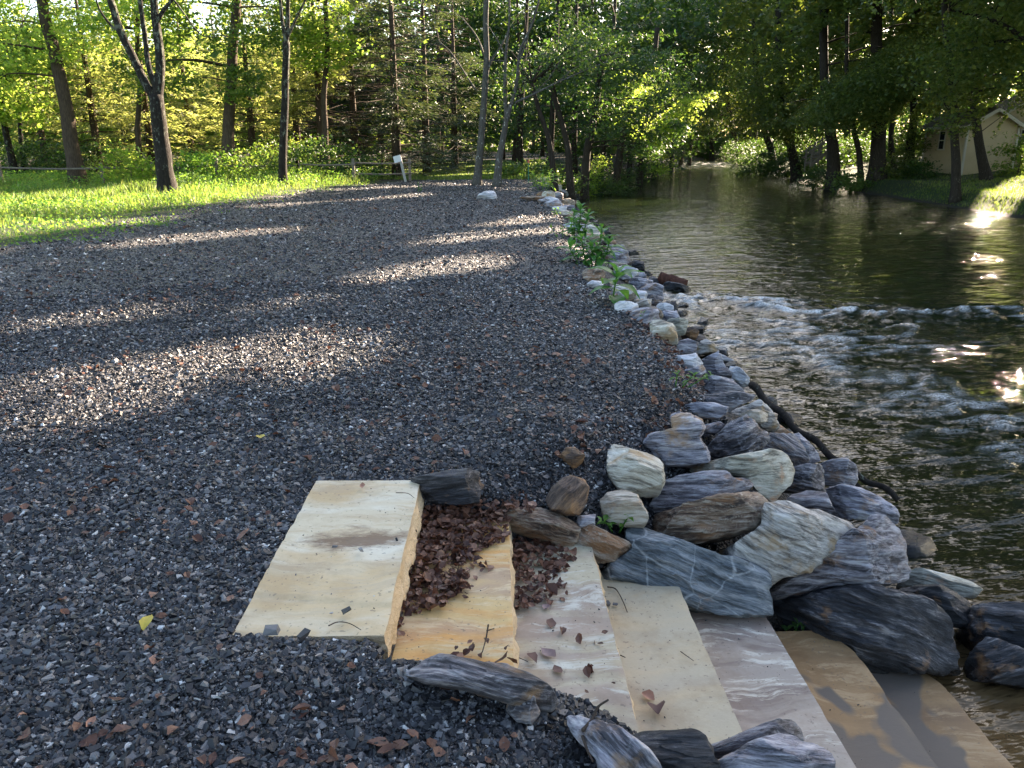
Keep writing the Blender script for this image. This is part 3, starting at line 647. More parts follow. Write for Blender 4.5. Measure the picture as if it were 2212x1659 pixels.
rock([(1554, 1197), (1600, 1166), (1640, 1140), (1655, 1092), (1700, 1095), (1770, 1108), (1830, 1130), (1852, 1152), (1840, 1175), (1790, 1203), (1735, 1231), (1690, 1247), (1655, 1270), (1650, 1235), (1610, 1212)], Rk['beige'], 'large grey-beige boulder with wavy grain and a yellow spot', .12, .5, .25, -.3, amp=.8)
rock(z7([(800, 230), (940, 140), (1050, 60), (1120, -60), (1240, -70), (1300, -10), (1352, 110), (1412, 300), (1375, 365), (1200, 412), (900, 415), (650, 455), (430, 505), (425, 430), (560, 345)]), Rk['purple'], 'dark slab with a lilac-white top above the biggest black boulder', .08, .42, .3, .2, 5)
rock(z7([(1335, 410), (1400, 300), (1500, 280), (1700, 325), (1850, 370), (1925, 420), (1850, 490), (1750, 470), (1600, 440)]), Rk['olive'], 'brownish boulder half drowned in the river beyond the black one', .0, .3, .2, 0, amp=.5)
rock(z7([(1280, 470), (1350, 425), (1500, 412), (1640, 400), (1720, 435), (1820, 508), (1875, 670), (1800, 705), (1600, 640), (1400, 560)]), Rk['black'], 'overhanging black lip of rock with a brownish rim by the water', .06, .42, .3, .05)
rock(z7([(450, 540), (620, 500), (800, 442), (1000, 425), (1250, 440), (1500, 520), (1700, 640), (1752, 850), (1762, 1005), (1600, 1010), (1350, 1000), (1150, 1000), (1080, 920), (1000, 835), (800, 805), (600, 775), (500, 730), (462, 620)]), Rk['black'], 'biggest black boulder, hanging over the two lowest steps', .12, .42, .25, -.1, 7)
rock(z7([(1740, 760), (1780, 700), (1850, 560), (2000, 540), (2212, 515), (2420, 600), (2420, 820), (2200, 900), (1900, 860), (1780, 880)]), Rk['black'], 'black angular boulder standing in the river past the lowest step', .12, .45, .25, .2)
rock(z7([(1790, 950), (1850, 860), (1960, 755), (2100, 790), (2300, 860), (2420, 1000), (2400, 1090), (2100, 1080), (1800, 1060)]), Rk['black'], 'black pyramid-shaped rock with streaked sides at the shallow pool', .1, .45, .25, .6)
rock(z6([(1420, 1065), (1435, 985), (1500, 910), (1600, 862), (1575, 770), (1600, 708), (1720, 712), (1900, 768), (2080, 850), (2200, 900), (2300, 905), (2420, 945), (2535, 1008), (2522, 1285), (2300, 1285), (2100, 1278), (1950, 1245), (1600, 1095)]), Rk['vein'], 'big blue-grey boulder crossed by white veins beside the fourth and fifth steps', .10, .42, .25, -.25, 7)
rock(z6([(700, 545), (820, 558), (1000, 570), (1130, 610), (1240, 690), (1215, 800), (1160, 838), (950, 790), (790, 725), (740, 660)]), Rk['brown'], 'brown banded boulder at the head of the second step', .07, .45, .25, -.15)
rock(z6([(1175, 760), (1190, 665), (1300, 680), (1450, 740), (1580, 800), (1608, 855), (1550, 892), (1450, 935), (1345, 945), (1260, 870)]), Rk['brown'], 'pointed reddish-brown boulder at the head of the third step', .08, .42, .3, -.4)
rock(z6([(1010, 500), (1060, 415), (1120, 358), (1180, 338), (1275, 368), (1303, 430), (1290, 525), (1230, 605), (1150, 612), (1050, 575)]), Rk['rust'], 'rounded rusty-brown boulder sunk in the dark gravel', .06, .45, .2, .9, amp=.6)
rock(z6([(1100, 210), (1150, 142), (1210, 138), (1278, 195), (1262, 250), (1205, 295), (1150, 250)]), Rk['rust'], 'small brown stone poking out of the gravel slope', .03, .45, res=(70, 20))
rock(z6([(80, 372), (160, 345), (300, 325), (480, 298), (535, 322), (582, 410), (550, 445), (530, 522), (300, 545), (180, 532), (120, 450)]), Rk['black'], 'dark slate block against the far corner of the topmost step', .06, .5, .25, .15)
rock(z6([(1215, 690), (1230, 622), (1350, 605), (1345, 700), (1280, 705)]), Rk['lav'], 'small purple chip between the brown and tan boulders', .02, .4, res=(60, 16))
rock([(886, 1462), (925, 1434), (975, 1415), (1010, 1430), (1094, 1440), (1140, 1454), (1185, 1482), (1206, 1518), (1190, 1538), (1130, 1528), (1060, 1508), (1000, 1490), (930, 1478)], Rk['dark'], 'peaked dark grey boulder at the near end of the second step', .0, .4, .3, -.2, 6)
rock([(1092, 1535), (1100, 1505), (1125, 1495), (1155, 1505), (1168, 1540), (1150, 1565), (1115, 1562)], Rk['dark'], 'fist-sized grey stone leaning on the peaked dark boulder', .06, .45, res=(70, 20))
rock([(1222, 1548), (1260, 1550), (1310, 1562), (1350, 1585), (1400, 1620), (1430, 1670), (1400, 1720), (1310, 1720), (1290, 1640), (1240, 1590)], Rk['lav'], 'pale purple boulder with curved stripes at the near end of the third step', .06, .4, .2, -.7)
rock([(1358, 1590), (1420, 1582), (1480, 1578), (1515, 1600), (1540, 1640), (1560, 1680), (1500, 1720), (1420, 1720), (1390, 1640)], Rk['black'], 'dark grooved boulder at the near end of the fourth step', .08, .4, .25, .1)
rock(z7([(0, 1515), (100, 1485), (250, 1440), (400, 1370), (500, 1330), (600, 1328), (655, 1380), (692, 1475), (560, 1500), (300, 1560), (80, 1640), (20, 1590)]), Rk['dark'], 'striped charcoal boulder lying on the fifth step', .12, .4, .25, .4)
rock(z7([(-20, 1700), (60, 1640), (200, 1570), (400, 1460), (540, 1430), (660, 1475), (770, 1505), (850, 1590), (900, 1720), (800, 1900), (200, 1900)]), Rk['lav'], 'large pale lilac boulder with a dark front at the near end of the steps', .2, .4, .2, .3, 6)
# the wall further upstream: x, y, half-width, half-height (in the enlarged photograph), kind, label
F4 = [
 (1300, 1440, 88, 80, 'cream', 'cream block topping the wall just past the small clover'), (1400, 1385, 85, 58, 'olive', 'olive-tan rounded stone behind the cream block'),
 (1512, 1445, 60, 46, 'rust', 'rusty wet stone at the waterline beside the cream block'), (1570, 1412, 50, 32, 'black', 'small black wet stone sticking out to the rapid'),
 (1140, 1310, 95, 62, 'lav', 'lavender block below the single broad-leaved plant'), (1218, 1292, 62, 55, 'brown', 'brown-grey stone wedged beside the lavender block'),
 (1305, 1240, 64, 48, 'white', 'whitish stone in the second row below the single plant'), (1352, 1305, 66, 48, 'lav', 'grey-lavender stone leaning toward the river below the single plant'),
 (990, 1225, 90, 40, 'white', 'low pale stone at the root of the single plant'), (1120, 1208, 66, 42, 'beige', 'grey-beige stone with a dark notch by the single plant'),
 (1375, 1240, 36, 44, 'black', 'black wet stone below the river log'), (1205, 1165, 84, 42, 'dark', 'dark purple slab opposite the river log'),
 (1090, 1130, 60, 50, 'white', 'pale stone right of the single plant stem'), (965, 1110, 90, 62, 'beige', 'round grey-brown boulder behind the single plant stem'),
 (1195, 1095, 88, 56, 'lav', 'smooth blue-lavender block opposite the river log'), (1115, 1035, 85, 46, 'lav', 'flat lavender slab above the smooth block'),
 (1212, 1012, 44, 36, 'black', 'dark wet knob reaching toward the river log'), (985, 932, 88, 46, 'white', 'long whitish slab below the leafy clump'),
 (1090, 890, 50, 44, 'black', 'black cracked stone at the tip of a thin stick'), (1080, 968, 62, 36, 'lav', 'small lavender slab beneath the whitish one'),
 (930, 882, 70, 28, 'tan', 'thin tan slab under the thin stick'), (900, 805, 84, 56, 'lav', 'slab with a bright blue-grey flat top by the leafy clump'),
 (985, 845, 44, 36, 'dark', 'dark stone below the flat-topped slab'), (905, 742, 66, 34, 'beige', 'grey stone behind the flat-topped slab'),
 (855, 690, 48, 30, 'tan', 'orange-tinged stone at the water behind the clump'), (730, 960, 78, 52, 'brown', 'brown sunken stone under the leafy clump'),
 (735, 1030, 50, 24, 'white', 'pale chip in front of the leafy clump'), (708, 602, 62, 52, 'cream', 'upright cream stone with a torn face'),
 (768, 625, 36, 46, 'tan', 'narrow tan stone beside the upright cream one'), (690, 645, 74, 30, 'tan', 'sunlit tan slab in front of the upright cream stone'),
 (560, 556, 95, 28, 'white', 'white slab behind the tallest leafy stems'), (680, 545, 32, 25, 'beige', 'small grey stone behind the white slab'),
 (805, 612, 52, 40, 'black', 'jagged black rocks in the river beside the cream stone'), (570, 500, 104, 22, 'cream', 'long sunlit cream slab across the wall'),
 (565, 464, 44, 20, 'lav', 'short lavender stone on the long cream slab'), (490, 452, 62, 26, 'tan', 'orange-tan stone beside the small yellow weed'),
 (510, 402, 44, 26, 'lav', 'blue-grey block in the narrow part of the wall'), (438, 405, 52, 20, 'white', 'pale slab at the gravel in the narrow part of the wall'),
 (575, 430, 44, 28, 'black', 'black wet stone in the narrow part of the wall'), (385, 366, 62, 24, 'lav', 'lavender slab just below the rust-coloured ledge'),
 (500, 352, 54, 26, 'tan', 'tan stone beyond the lavender slab'), (360, 330, 58, 20, 'white', 'pale flat stone touching the rust-coloured ledge'),
 (505, 292, 62, 24, 'olive', 'olive slab at the foot of the yellow shrub'), (425, 302, 38, 30, 'lav', 'bluish block near the yellow shrub'),
 (345, 290, 42, 30, 'cream', 'cream block at the far end of the dark heap'), (400, 240, 48, 30, 'cream', 'bright sunlit stone near the far end of the wall'),
 (452, 228, 38, 34, 'brown', 'brown stone near the far end of the wall'), (390, 168, 52, 22, 'olive', 'last tan slab at the far end of the wall'),
 (315, 176, 42, 26, 'tan', 'small brown stone among the far wall plants'), (285, 292, 32, 20, 'rust', 'rust-red stone on the dark gravel heap'),
 (225, 316, 92, 14, 'brown', 'long flat brown ledge half under gravel'), (560, 315, 42, 24, 'black', 'dark wet rock below the yellow shrub'), (350, 215, 34, 26, 'olive', 'dull green-grey stone by the far wall plants'),
 (450, 262, 34, 18, 'lav', 'small grey chip in the far part of the wall'), (300, 340, 34, 14, 'lav', 'low bluish chip near the flat brown ledge')]
for (x, yy, a, b_, kd, lab) in F4:
    rg = np.random.default_rng(int(x*7+yy)); m_ = 9; an = np.sort(np.linspace(0, 2*np.pi, m_, endpoint=False)+rg.uniform(-.25, .25, m_))
    rr = rg.uniform(.84, 1.12, m_)
    sq = 1/np.maximum(np.abs(np.cos(an)), np.abs(np.sin(an)))**.85
    rock(z4(np.stack([x+a*1.2*rr*sq*np.cos(an), yy+b_*1.22*rr*sq*np.sin(an)], 1)), Rk[kd], lab, .05 if yy > 600 else .1, .5, .2, rg.uniform(-.3, .35), 14, (64, 20), 1.0, cat='stone', name='wall_stone', group='stones of the far wall')
rock([(1029, 430), (1036, 418), (1050, 413), (1066, 412), (1072, 421), (1073, 430), (1050, 431)], Rk['white'], 'lone white angular rock lying on the gravel pad', .1, .5, .2, 0, 6, (60, 16), cat='rock', name='rock', group='loose rocks on the gravel')
# dark drowned rubble along the waterline: small, each its own stone
k = 0
for yy in list(np.arange(4.7, 13, .62))+list(np.arange(13, 36, 1.5)):
    k += 1; rg = np.random.default_rng(900+k); x = wX(yy)+rg.uniform(-.12, .2)-.3*float(sst(12, 7, yy)); s = rg.uniform(.13, .24)
    v, f = subdivided_box(1, 1, 1, 8, 8, 8); nn = v/np.linalg.norm(v, axis=1, keepdims=True)
    v = (v*.45+nn*.33)*np.array([1.3, 1.1, .8])*s; v += nn*(fbm(v/s*1.6+k, 2, 3)*.28*s)[:, None]
    for c in range(5):
        q = rg.normal(size=3); q /= np.linalg.norm(q); d = v@q; o_ = np.quantile(d, .85); m_ = d > o_; v[m_] -= np.outer((d[m_]-o_)*.9, q)
    me = mesh('wet_stone', v, f, smooth=True, mats=[Rk['black' if k % 3 else 'dark']]); me.set_sharp_from_angle(angle=math.radians(40))
    o = link('wet_stone', me, loc=(x, yy, WZ+.0)); o.rotation_euler = (rg.uniform(-.3, .3), rg.uniform(-.3, .3), rg.uniform(0, 6))
    tag(o, 'small dark wet stone at the waterline along the foot of the wall', 'stone', 'wet stones at the foot of the wall')
# ---------------------------------------------------------------- loose gravel
_bx = np.array([[x, y, z] for z in (-1, 1) for y in (-1, 1) for x in (-1, 1)], float)
_bf = np.array([[0, 2, 3, 1], [4, 5, 7, 6], [0, 1, 5, 4], [2, 6, 7, 3], [0, 4, 6, 2], [1, 3, 7, 5]])
rp = np.random.default_rng(77)
protos = [_bx*np.array([1.05, rp.uniform(.5, .85), rp.uniform(.28, .5)])+rp.uniform(-.34, .34, (8, 3))*np.array([1, 1, .7])-np.array([0, 0, 0]) for _ in range(24)]
def randrot(n, flat, rg):
    z = rg.uniform(0, 2*np.pi, n); a = rg.normal(0, flat, n); b = rg.normal(0, flat, n)
    cz, sz, ca, sa, cb, sb = np.cos(z), np.sin(z), np.cos(a), np.sin(a), np.cos(b), np.sin(b)
    Rz = np.zeros((n, 3, 3)); Rz[:, 0, 0] = cz; Rz[:, 0, 1] = -sz; Rz[:, 1, 0] = sz; Rz[:, 1, 1] = cz; Rz[:, 2, 2] = 1
    Rx = np.zeros((n, 3, 3)); Rx[:, 0, 0] = 1; Rx[:, 1, 1] = ca; Rx[:, 1, 2] = -sa; Rx[:, 2, 1] = sa; Rx[:, 2, 2] = ca
    Ry_ = np.zeros((n, 3, 3)); Ry_[:, 1, 1] = 1; Ry_[:, 0, 0] = cb; Ry_[:, 0, 2] = sb; Ry_[:, 2, 0] = -sb; Ry_[:, 2, 2] = cb
    return Rx@Ry_@Rz if False else np.einsum('nij,njk,nkl->nil', Rx, Ry_, Rz)
def on_steps(x, y, pad=0.0):
    r = np.zeros(np.shape(x), bool)
    for lab, (sx, sy), (dx, dy), zt, mp in S:
        r |= (np.abs(x-sx) < dx/2+pad) & (np.abs(y-sy) < dy/2+pad)
    return r
def scatter_xy(n, d0, d1, pw, rg, half=.8):
    d = (rg.uniform(0, 1, n)*(d1**(2-pw)-d0**(2-pw))+d0**(2-pw))**(1/(2-pw))
    a = rg.uniform(-half, half, n); return d*np.sin(a), d*np.cos(a)
rg = np.random.default_rng(5)
xs, ys = [], []
for n_, d0, d1, pw in ((430000, 1.35, 4.6, .9), (210000, 4.4, 10, 1.6), (210000, 8.5, 36, 1.7)):
    a, b_ = scatter_xy(n_, d0, d1, pw, rg, .72); xs.append(a); ys.append(b_)
x = np.concatenate(xs); y = np.concatenate(ys)
t = (x-eX(y))/(wX(y)-eX(y))
gm = gravel_mask(x, y)
# stones run down over the slope only near its top; further down boulders take over
k = (gm > rg.uniform(.2, .8, len(x))) & (t < np.where(y < 4.6, .38, .25)+n2(x, y, 1.5, 3)*.15) & ~on_steps(x, y, -.012)
k &= ~((x > SX0+.02) & (x < 2.1) & (y > 2.2) & (y < 3.5))
k &= (x < 1.9)
x = x[k]; y = y[k]
gx_, gy_ = rg.uniform(-.9, 1.9, 420), rg.uniform(2.2, 3.55, 420); NG = len(x); x = np.r_[x, gx_]; y = np.r_[y, gy_]
n_ = len(x); d = np.hypot(x, y)
s = np.exp(rg.normal(0, .55, n_))*.0039*(1+.07*np.clip(d-3, 0, 30)); s = np.clip(s, .003, .03)
bigs = rg.random(n_) < .012; s[bigs] *= 1.9; s = np.minimum(s, .012+.0012*d)
cr_ = rg.random(n_); s[cr_ > .86] *= .72
near_heap = (d < 2.6); s[near_heap] *= 1.0
V = np.array(protos)[rg.integers(0, 24, n_)]*s[:, None, None]
V = np.einsum('nij,nkj->nki', randrot(n_, .45, rg), V)
z = HG(x, y)+s*.35+rg.uniform(0, .006, n_)
gk = np.arange(n_) >= NG; V[gk] *= (rg.uniform(.18, .6, gk.sum()))[:, None, None]
for lab, (sx, sy), (dx, dy), zt, mp in S:         # grit that got kicked onto the treads
    q_ = gk & (np.abs(x-sx) < dx/2-.02) & (np.abs(y-sy) < dy/2-.02); z[q_] = zt+.004
V += np.stack([x, y, z], -1)[:, None]
F = (_bf[None]+np.arange(n_)[:, None, None]*8).reshape(-1, 4)
n = NT('crushed_stone'); r_ = n.attr('rnd')
c = n.ramp(r_, [(0, (.005, .005, .006)), (.35, (.015, .015, .018)), (.6, (.042, .041, .046)), (.78, (.11, .107, .112)), (.86, (.22, .208, .2)), (.915, (.38, .365, .35)), (.955, (.6, .6, .59)), (.985, (.17, .11, .08)), (1, (.62, .61, .6))])
c = n.mix(n.math('MULTIPLY', n.noise(n.pos(), 260, 3, .7), .5), c, n.mix(1.0, c, (1.9, 1.9, 1.95), 'MULTIPLY'))
n.fin(n.mix(1.0, c, (.86, .85, .83), 'MULTIPLY'), .5, n.bump(n.noise(n.pos(), 420, 3, .7), .5, .002), .5); M['stone'] = n.m
rr = np.clip(cr_-.10*sst(-.1, .5, n2(x, y, .8, 9))+.0*d, 0, 1)
tag(link('gravel', mesh('gravel', V.reshape(-1, 3), F, {'rnd': ('FACE', np.repeat(rr, 6))}, False, [M['stone']])), 'dark grey crushed stone gravel speckled with white chips', 'gravel', kind='stuff')
print('gravel', n_)
# a few chips lying on the steps, countable
for q, (px, py, zt, sz, lab) in enumerate([(588, 1366, .06, .022, 'grey fist-like gravel lump on the near edge of the topmost step'), (657, 1375, .06, .018, 'black gravel lump on the near edge of the topmost step'), (780, 1190, .05, .010, 'grey pebble on the brown stain of the topmost step'),
        (724, 1182, .05, .009, 'bluish pebble beside the brown stain'), (748, 1322, .05, .016, 'dark oblong chip near the flaked end of the topmost step'), (1311, 1306, -.43, .013, 'purple-grey chip near the far end of the fourth step'),
        (1329, 1308, -.43, .010, 'smaller chip next to the purple-grey one on the fourth step'), (1565, 1508, -.58, .009, 'tiny blue chip on the streaked fifth step')]):
    rg2 = np.random.default_rng(q); c = at_z(px, py, zt); v = protos[q]*sz
    me = mesh('pebble', v, _bf, {'rnd': ('FACE', np.full(6, [.8, .4, .86, .7, .3, .75, .75, .8][q]))}, False, [M['stone']])
    o = link('pebble', me, loc=(c[0], c[1], zt+sz*.5)); o.rotation_euler = (0, 0, q); tag(o, lab, 'pebble', 'loose chips on the steps')

# ---------------------------------------------------------------- dead leaves
def curled(n_, size, rg, P, flat=.5):
    """n_ curled leaves at P: 3 x 4 grids"""
    gv, gu = np.meshgrid(np.linspace(0, 1, 4), np.linspace(-1, 1, 3), indexing='ij')
    wd_ = np.array([.12, .9, .8, .06])[:, None]
    u = (gu*wd_).ravel()[None].repeat(n_, 0); v = gv.ravel()[None].repeat(n_, 0)
    cu = rg.uniform(-.1, 1.1, (n_, 1)); cv = rg.uniform(-.9, .9, (n_, 1)); asp = rg.uniform(.28, .5, (n_, 1))
    L = np.stack([u*asp, v-.5, cu*(u*asp)**2*1.9+cv*(v-.5)**2*.9+rg.normal(0, .035, (n_, 12))], -1)*size[:, None, None]
    L = np.einsum('nij,nkj->nki', randrot(n_, flat, rg), L)+P[:, None]
    f = np.array([[a*3+b, a*3+b+1, a*3+b+4, a*3+b+3] for a in range(3) for b in range(2)])
    return L.reshape(-1, 3), (f[None]+np.arange(n_)[:, None, None]*12).reshape(-1, 4)
rg = np.random.default_rng(8)
def pile(n_, x0, x1, y0, y1, z0, hgt, dens, rg, size=.036):
    x = rg.uniform(x0, x1, n_*3); y = rg.uniform(y0, y1, n_*3); w = dens(x, y); k = rg.random(len(x)) < w
    x, y, w = x[k][:n_], y[k][:n_], w[k][:n_]; m_ = len(x)
    z = z0+rg.random(m_)**1.2*hgt(x, y)+.008
    sz = size*np.exp(rg.normal(0, .3, m_))
    return curled(m_, sz, rg, np.stack([x, y, z], -1), .45)
mb = MB(); cols = []
def addp(vf): mb.add(*vf); cols.append(len(vf[1])//6)
de = lambda x, y: sst(-.15, -.32, x+.03+.09*n2(x, y, 9, 3)-.10*np.sin(y*7)-.04*np.sin(y*23)+.16*sst(3.0, 2.3, y)-.42*sst(3.05, 3.35, y)+.0)
addp(pile(1150, -.44, -.02, 2.3, 3.56, -.135, lambda x, y: .05*sst(-.1, -.42, x)+.006, de, rg, .033))
de2 = lambda x, y: sst(.22, .04, x+.02+.09*n2(x, y, 9, 5)-.12*sst(2.9, 3.1, y)+.25*sst(3.0, 2.85, y))*sst(2.72, 3.0, y)
addp(pile(430, -.02, .32, 2.7, 3.6, -.285, lambda x, y: .035*sst(.25, 0, x)+.006, de2, rg, .033))
addp(pile(300, -.44, .1, 3.5, 3.72, -.12, lambda x, y: x*0+.05, lambda x, y: x*0+.8, rg))
addp(pile(14, -.2, 0.0, 2.3, 2.5, -.13, lambda x, y: x*0+.03, lambda x, y: x*0+.3, rg))
addp(pile(26, -.02, .4, 2.2, 2.8, -.285, lambda x, y: x*0+.01, lambda x, y: x*0+.25, rg, .03))
tot = sum(cols); v = np.vstack(mb.v); f = np.vstack(mb.f)
tag(link('leaf_litter', mesh('leaf_litter', v, f, {'rnd': ('FACE', np.repeat(np.clip(rg.beta(1.2, 1.7, tot), 0, 1), 6))}, False, [M['dead']])), 'brown curled dead leaves heaped on the second and third steps', 'leaf litter', kind='stuff')
# leaves scattered over the gravel, thicker in drifts
a, b_ = scatter_xy(26000, 1.5, 26, 1.55, rg, .72); dr = n2(a*.45+b_*.3, b_*1.5, 1, 17, 3)
k = (gravel_mask(a, b_) > .5) & (a < eX(b_)+.2) & ~on_steps(a, b_, .02) & (rg.random(len(a)) < (.16+.84*sst(.1, .5, dr))*(.3+.7*sst(2.5, 4.0, b_))) & ~((a > SX0) & (b_ > 2.1) & (b_ < 3.6))
a, b_ = a[k], b_[k]; m_ = len(a); dd = np.hypot(a, b_)
v, f = curled(m_, .034*np.exp(rg.normal(0, .3, m_))*(1+.02*dd), rg, np.stack([a, b_, H(a, b_)+.022], -1), .3)
k2 = 260; t_ = rg.uniform(0, 1, k2); yy = 3.9+t_*5; xx = eX(yy)+rg.normal(.12, .08, k2)
v2, f2 = curled(k2, .036*np.exp(rg.normal(0, .3, k2)), rg, np.stack([xx, yy, H(xx, yy)+.04], -1), .5)
v = np.vstack([v, v2]); f = np.vstack([f, f2+len(v)-len(v2)])
tag(link('fallen_leaves', mesh('fallen_leaves', v, f, {'rnd': ('FACE', np.repeat(np.clip(rg.beta(1.8, 1.8, m_+k2), 0, 1), 6))}, False, [M['dead']])), 'reddish brown fallen leaves strewn across the gravel', 'leaves', kind='stuff')
def flatmat(name, c, r=.6): n = NT(name); n.fin(n.mix(n.noise(n.obj(), 60, 3), c, tuple(q*.55 for q in c)), r); return n.m
M['tanleaf'] = flatmat('tan_leaf', (.42, .2, .12)); M['yellowleaf'] = flatmat('yellow_leaf', (.6, .45, .06)); M['brownleaf'] = flatmat('brown_leaf', (.12, .05, .035)); M['mauveleaf'] = flatmat('mauve_leaf', (.3, .2, .19))
LV = [(342, 1438, .012, .062, 'tanleaf', 'tan serrated leaf on the near gravel beside the topmost step'), (320, 1358, .012, .07, 'yellowleaf', 'narrow bright yellow leaf on the dark gravel'), (563, 952, .02, .07, 'yellowleaf', 'yellow leaf below a pale stone in the sunlit gravel'),
      (645, 1553, .012, .075, 'brownleaf', 'pair-shaped brown leaf on the gravel near the picture corner'), (536, 1545, .012, .06, 'tanleaf', 'tan leaf with a dark stalk on the gravel'), (200, 1572, .012, .04, 'tanleaf', 'small orange leaf on the gravel near the camera'),
      (1418, 1540, -.432, .075, 'brownleaf', 'glossy brown and yellow leaf on the plain fourth step'), (1400, 1508, -.432, .055, 'tanleaf', 'curled tan leaf above the glossy leaf on the fourth step'), (1205, 1450, -.282, .06, 'brownleaf', 'dark folded leaf on the third step near its front edge'),
      (1185, 1415, -.282, .085, 'mauveleaf', 'large mauve maple-like leaf on the third step'), (1150, 1425, -.282, .07, 'brownleaf', 'dark curled leaf beside the mauve leaf'), (1190, 1350, -.282, .055, 'brownleaf', 'folded brown leaf in the middle of the third step'),
      (1180, 1315, -.282, .045, 'mauveleaf', 'small pinkish leaf by the litter edge on the third step'), (783, 1052, .045, .045, 'tanleaf', 'tan leaf on the far edge of the topmost step')]
for q, (px, py, zt, sz, m_, lab) in enumerate(LV):
    c = at_z(px, py, zt); rg2 = np.random.default_rng(q+50)
    v, f = curled(1, np.array([sz]), rg2, np.zeros((1, 3)), .12); v[:, 2] -= v[:, 2].min()
    o = link('dead_leaf', mesh('dead_leaf', v, f, smooth=True, mats=[M[m_]]), loc=(c[0], c[1], zt+.003+(.012 if zt > 0 and zt < .03 else 0))); tag(o, lab, 'leaf', 'single fallen leaves')
# twigs
def twig(pts, r, lab, lift=0.006):
    P = smooth_path(np.array([list(at_z(a, b_, z_))[:2]+[z_+lift] for a, b_, z_ in pts]), 6); m = MB(); m.tube(P, np.linspace(r, r*.5, len(P)), 6)
    c = P[0]; o = m.build('twig', M['twig'], smooth=True, off=c); o.location = c; return tag(o, lab, 'twig', 'twigs on the steps')
twig([(1055, 1365, -.10), (1050, 1395, -.12), (1042, 1425, -.12)], .0035, 'upright thin twig at the front edge of the second step', .03)
twig([(1052, 1378, -.1), (1075, 1372, -.2), (1102, 1380, -.27)], .0025, 'forked side twig bridging the second and third steps', .03)
twig([(1082, 1417, -.28), (1110, 1420, -.28), (1140, 1432, -.28)], .0025, 'thin bent twig on the near end of the third step')
twig([(1312, 1270, -.43), (1330, 1275, -.43), (1345, 1300, -.43), (1355, 1325, -.43)], .0035, 'curved reddish twig at the far end of the fourth step')
twig([(1340, 1418, -.43), (1351, 1423, -.43)], .003, 'short dark stick on the fourth step'); twig([(1470, 1410, -.43), (1498, 1430, -.43)], .0022, 'thin straight stick near the front of the fourth step')
twig([(1258, 1610, -.0), (1275, 1590, 0.0), (1290, 1560, .03), (1312, 1545, .08)], .006, 'lichen covered twig rising from the gravel beside the striped boulder', .05)
twig([(1258, 1610, -.0), (1268, 1640, 0.0), (1280, 1665, 0.0)], .005, 'green mossy twig lying on the gravel at the boulder foot', .03)
twig([(710, 1355, .04), (730, 1347, .04), (755, 1350, .04), (780, 1364, .04)], .0025, 'curved thin twig on the near end of the topmost step')
twig([(855, 1067, .04), (880, 1068, .04), (895, 1078, .04)], .002, 'hair-thin curved twig at the far corner of the topmost step')
# driftwood
a0 = hit(1622, 832, .10); a1 = at_z(1760, 958, WZ+.12); a2 = at_z(1936, 1078, WZ+.05)
a1 = at_z(1760, 958, WZ+.28); P = smooth_path([a0, a1, a2], 16); P[:, 2] += .02*np.sin(np.arange(len(P))*.9); P[:, 0] += fbm(P*3, 2, 2)*.03
m = MB(); m.tube(P, np.linspace(.036, .022, len(P))*(1+.2*fbm(P*6, 3, 2)), 10)
o = link('driftwood_pole', None); o.location = a0; tag(o, 'long dark wet driftwood pole with a pale cut end leaning along the wall', 'driftwood')
q = m.build('shaft', M['bark'], o, True, a0)
b0 = P[int(len(P)*.62)]; b2 = at_z(1925, 1098, WZ+.02)
m = MB(); m.tube(smooth_path([b0, (b0+b2)/2+np.array([0, 0, -.06]), b2], 8), np.linspace(.028, .018, 17), 8); m.build('side_branch', M['bark'], o, True, a0)
m = MB(); dd_ = (P[0]-P[1])/np.linalg.norm(P[0]-P[1]); m.tube([P[0]-dd_*.002, P[0]+dd_*.012], [.036, .034], 10); m.build('cut_end', flatmat('cut_wood', (.5, .38, .22)), o, False, a0)
# log stranded in the rapid
c = at_z(1452, 612, WZ+.06); o = link('river_log', None); o.location = c; tag(o, 'short reddish-brown log stranded in the rapid', 'log')
M['wetlog'] = bark('wet_log', (.03, .012, .008), (.14, .06, .04))
e1 = at_z(1424, 600, WZ+.17); e2 = at_z(1478, 622, WZ+.02)
m = MB(); P = smooth_path([e1, (e1+e2)/2, e2], 8); m.tube(P, np.array([.13, .15, .15])[np.minimum((np.arange(len(P))/len(P)*3).astype(int), 2)]*(1+.15*fbm(P*4, 1, 3)), 14); m.build('trunk_piece', M['wetlog'], o, True, c)
rock([(1426, 622), (1440, 608), (1465, 612), (1490, 620), (1492, 630), (1470, 634), (1440, 632)], Rk['black'], 'dark wet rock pinning the short log in the rapid', .02, .5, .2, 0, 6, (50, 14), cat='rock', name='rock', group='rocks in the river')
P = smooth_path([hit(1300, 588, .1)+np.array([0, 0, .03]), hit(1372, 566, .15)], 6); m = MB(); m.tube(P, .008, 6); o = m.build('stick', M['twig'], off=P[0]); o.location = P[0]; tag(o, 'thin bare stick resting on stones below the leafy clump', 'stick')

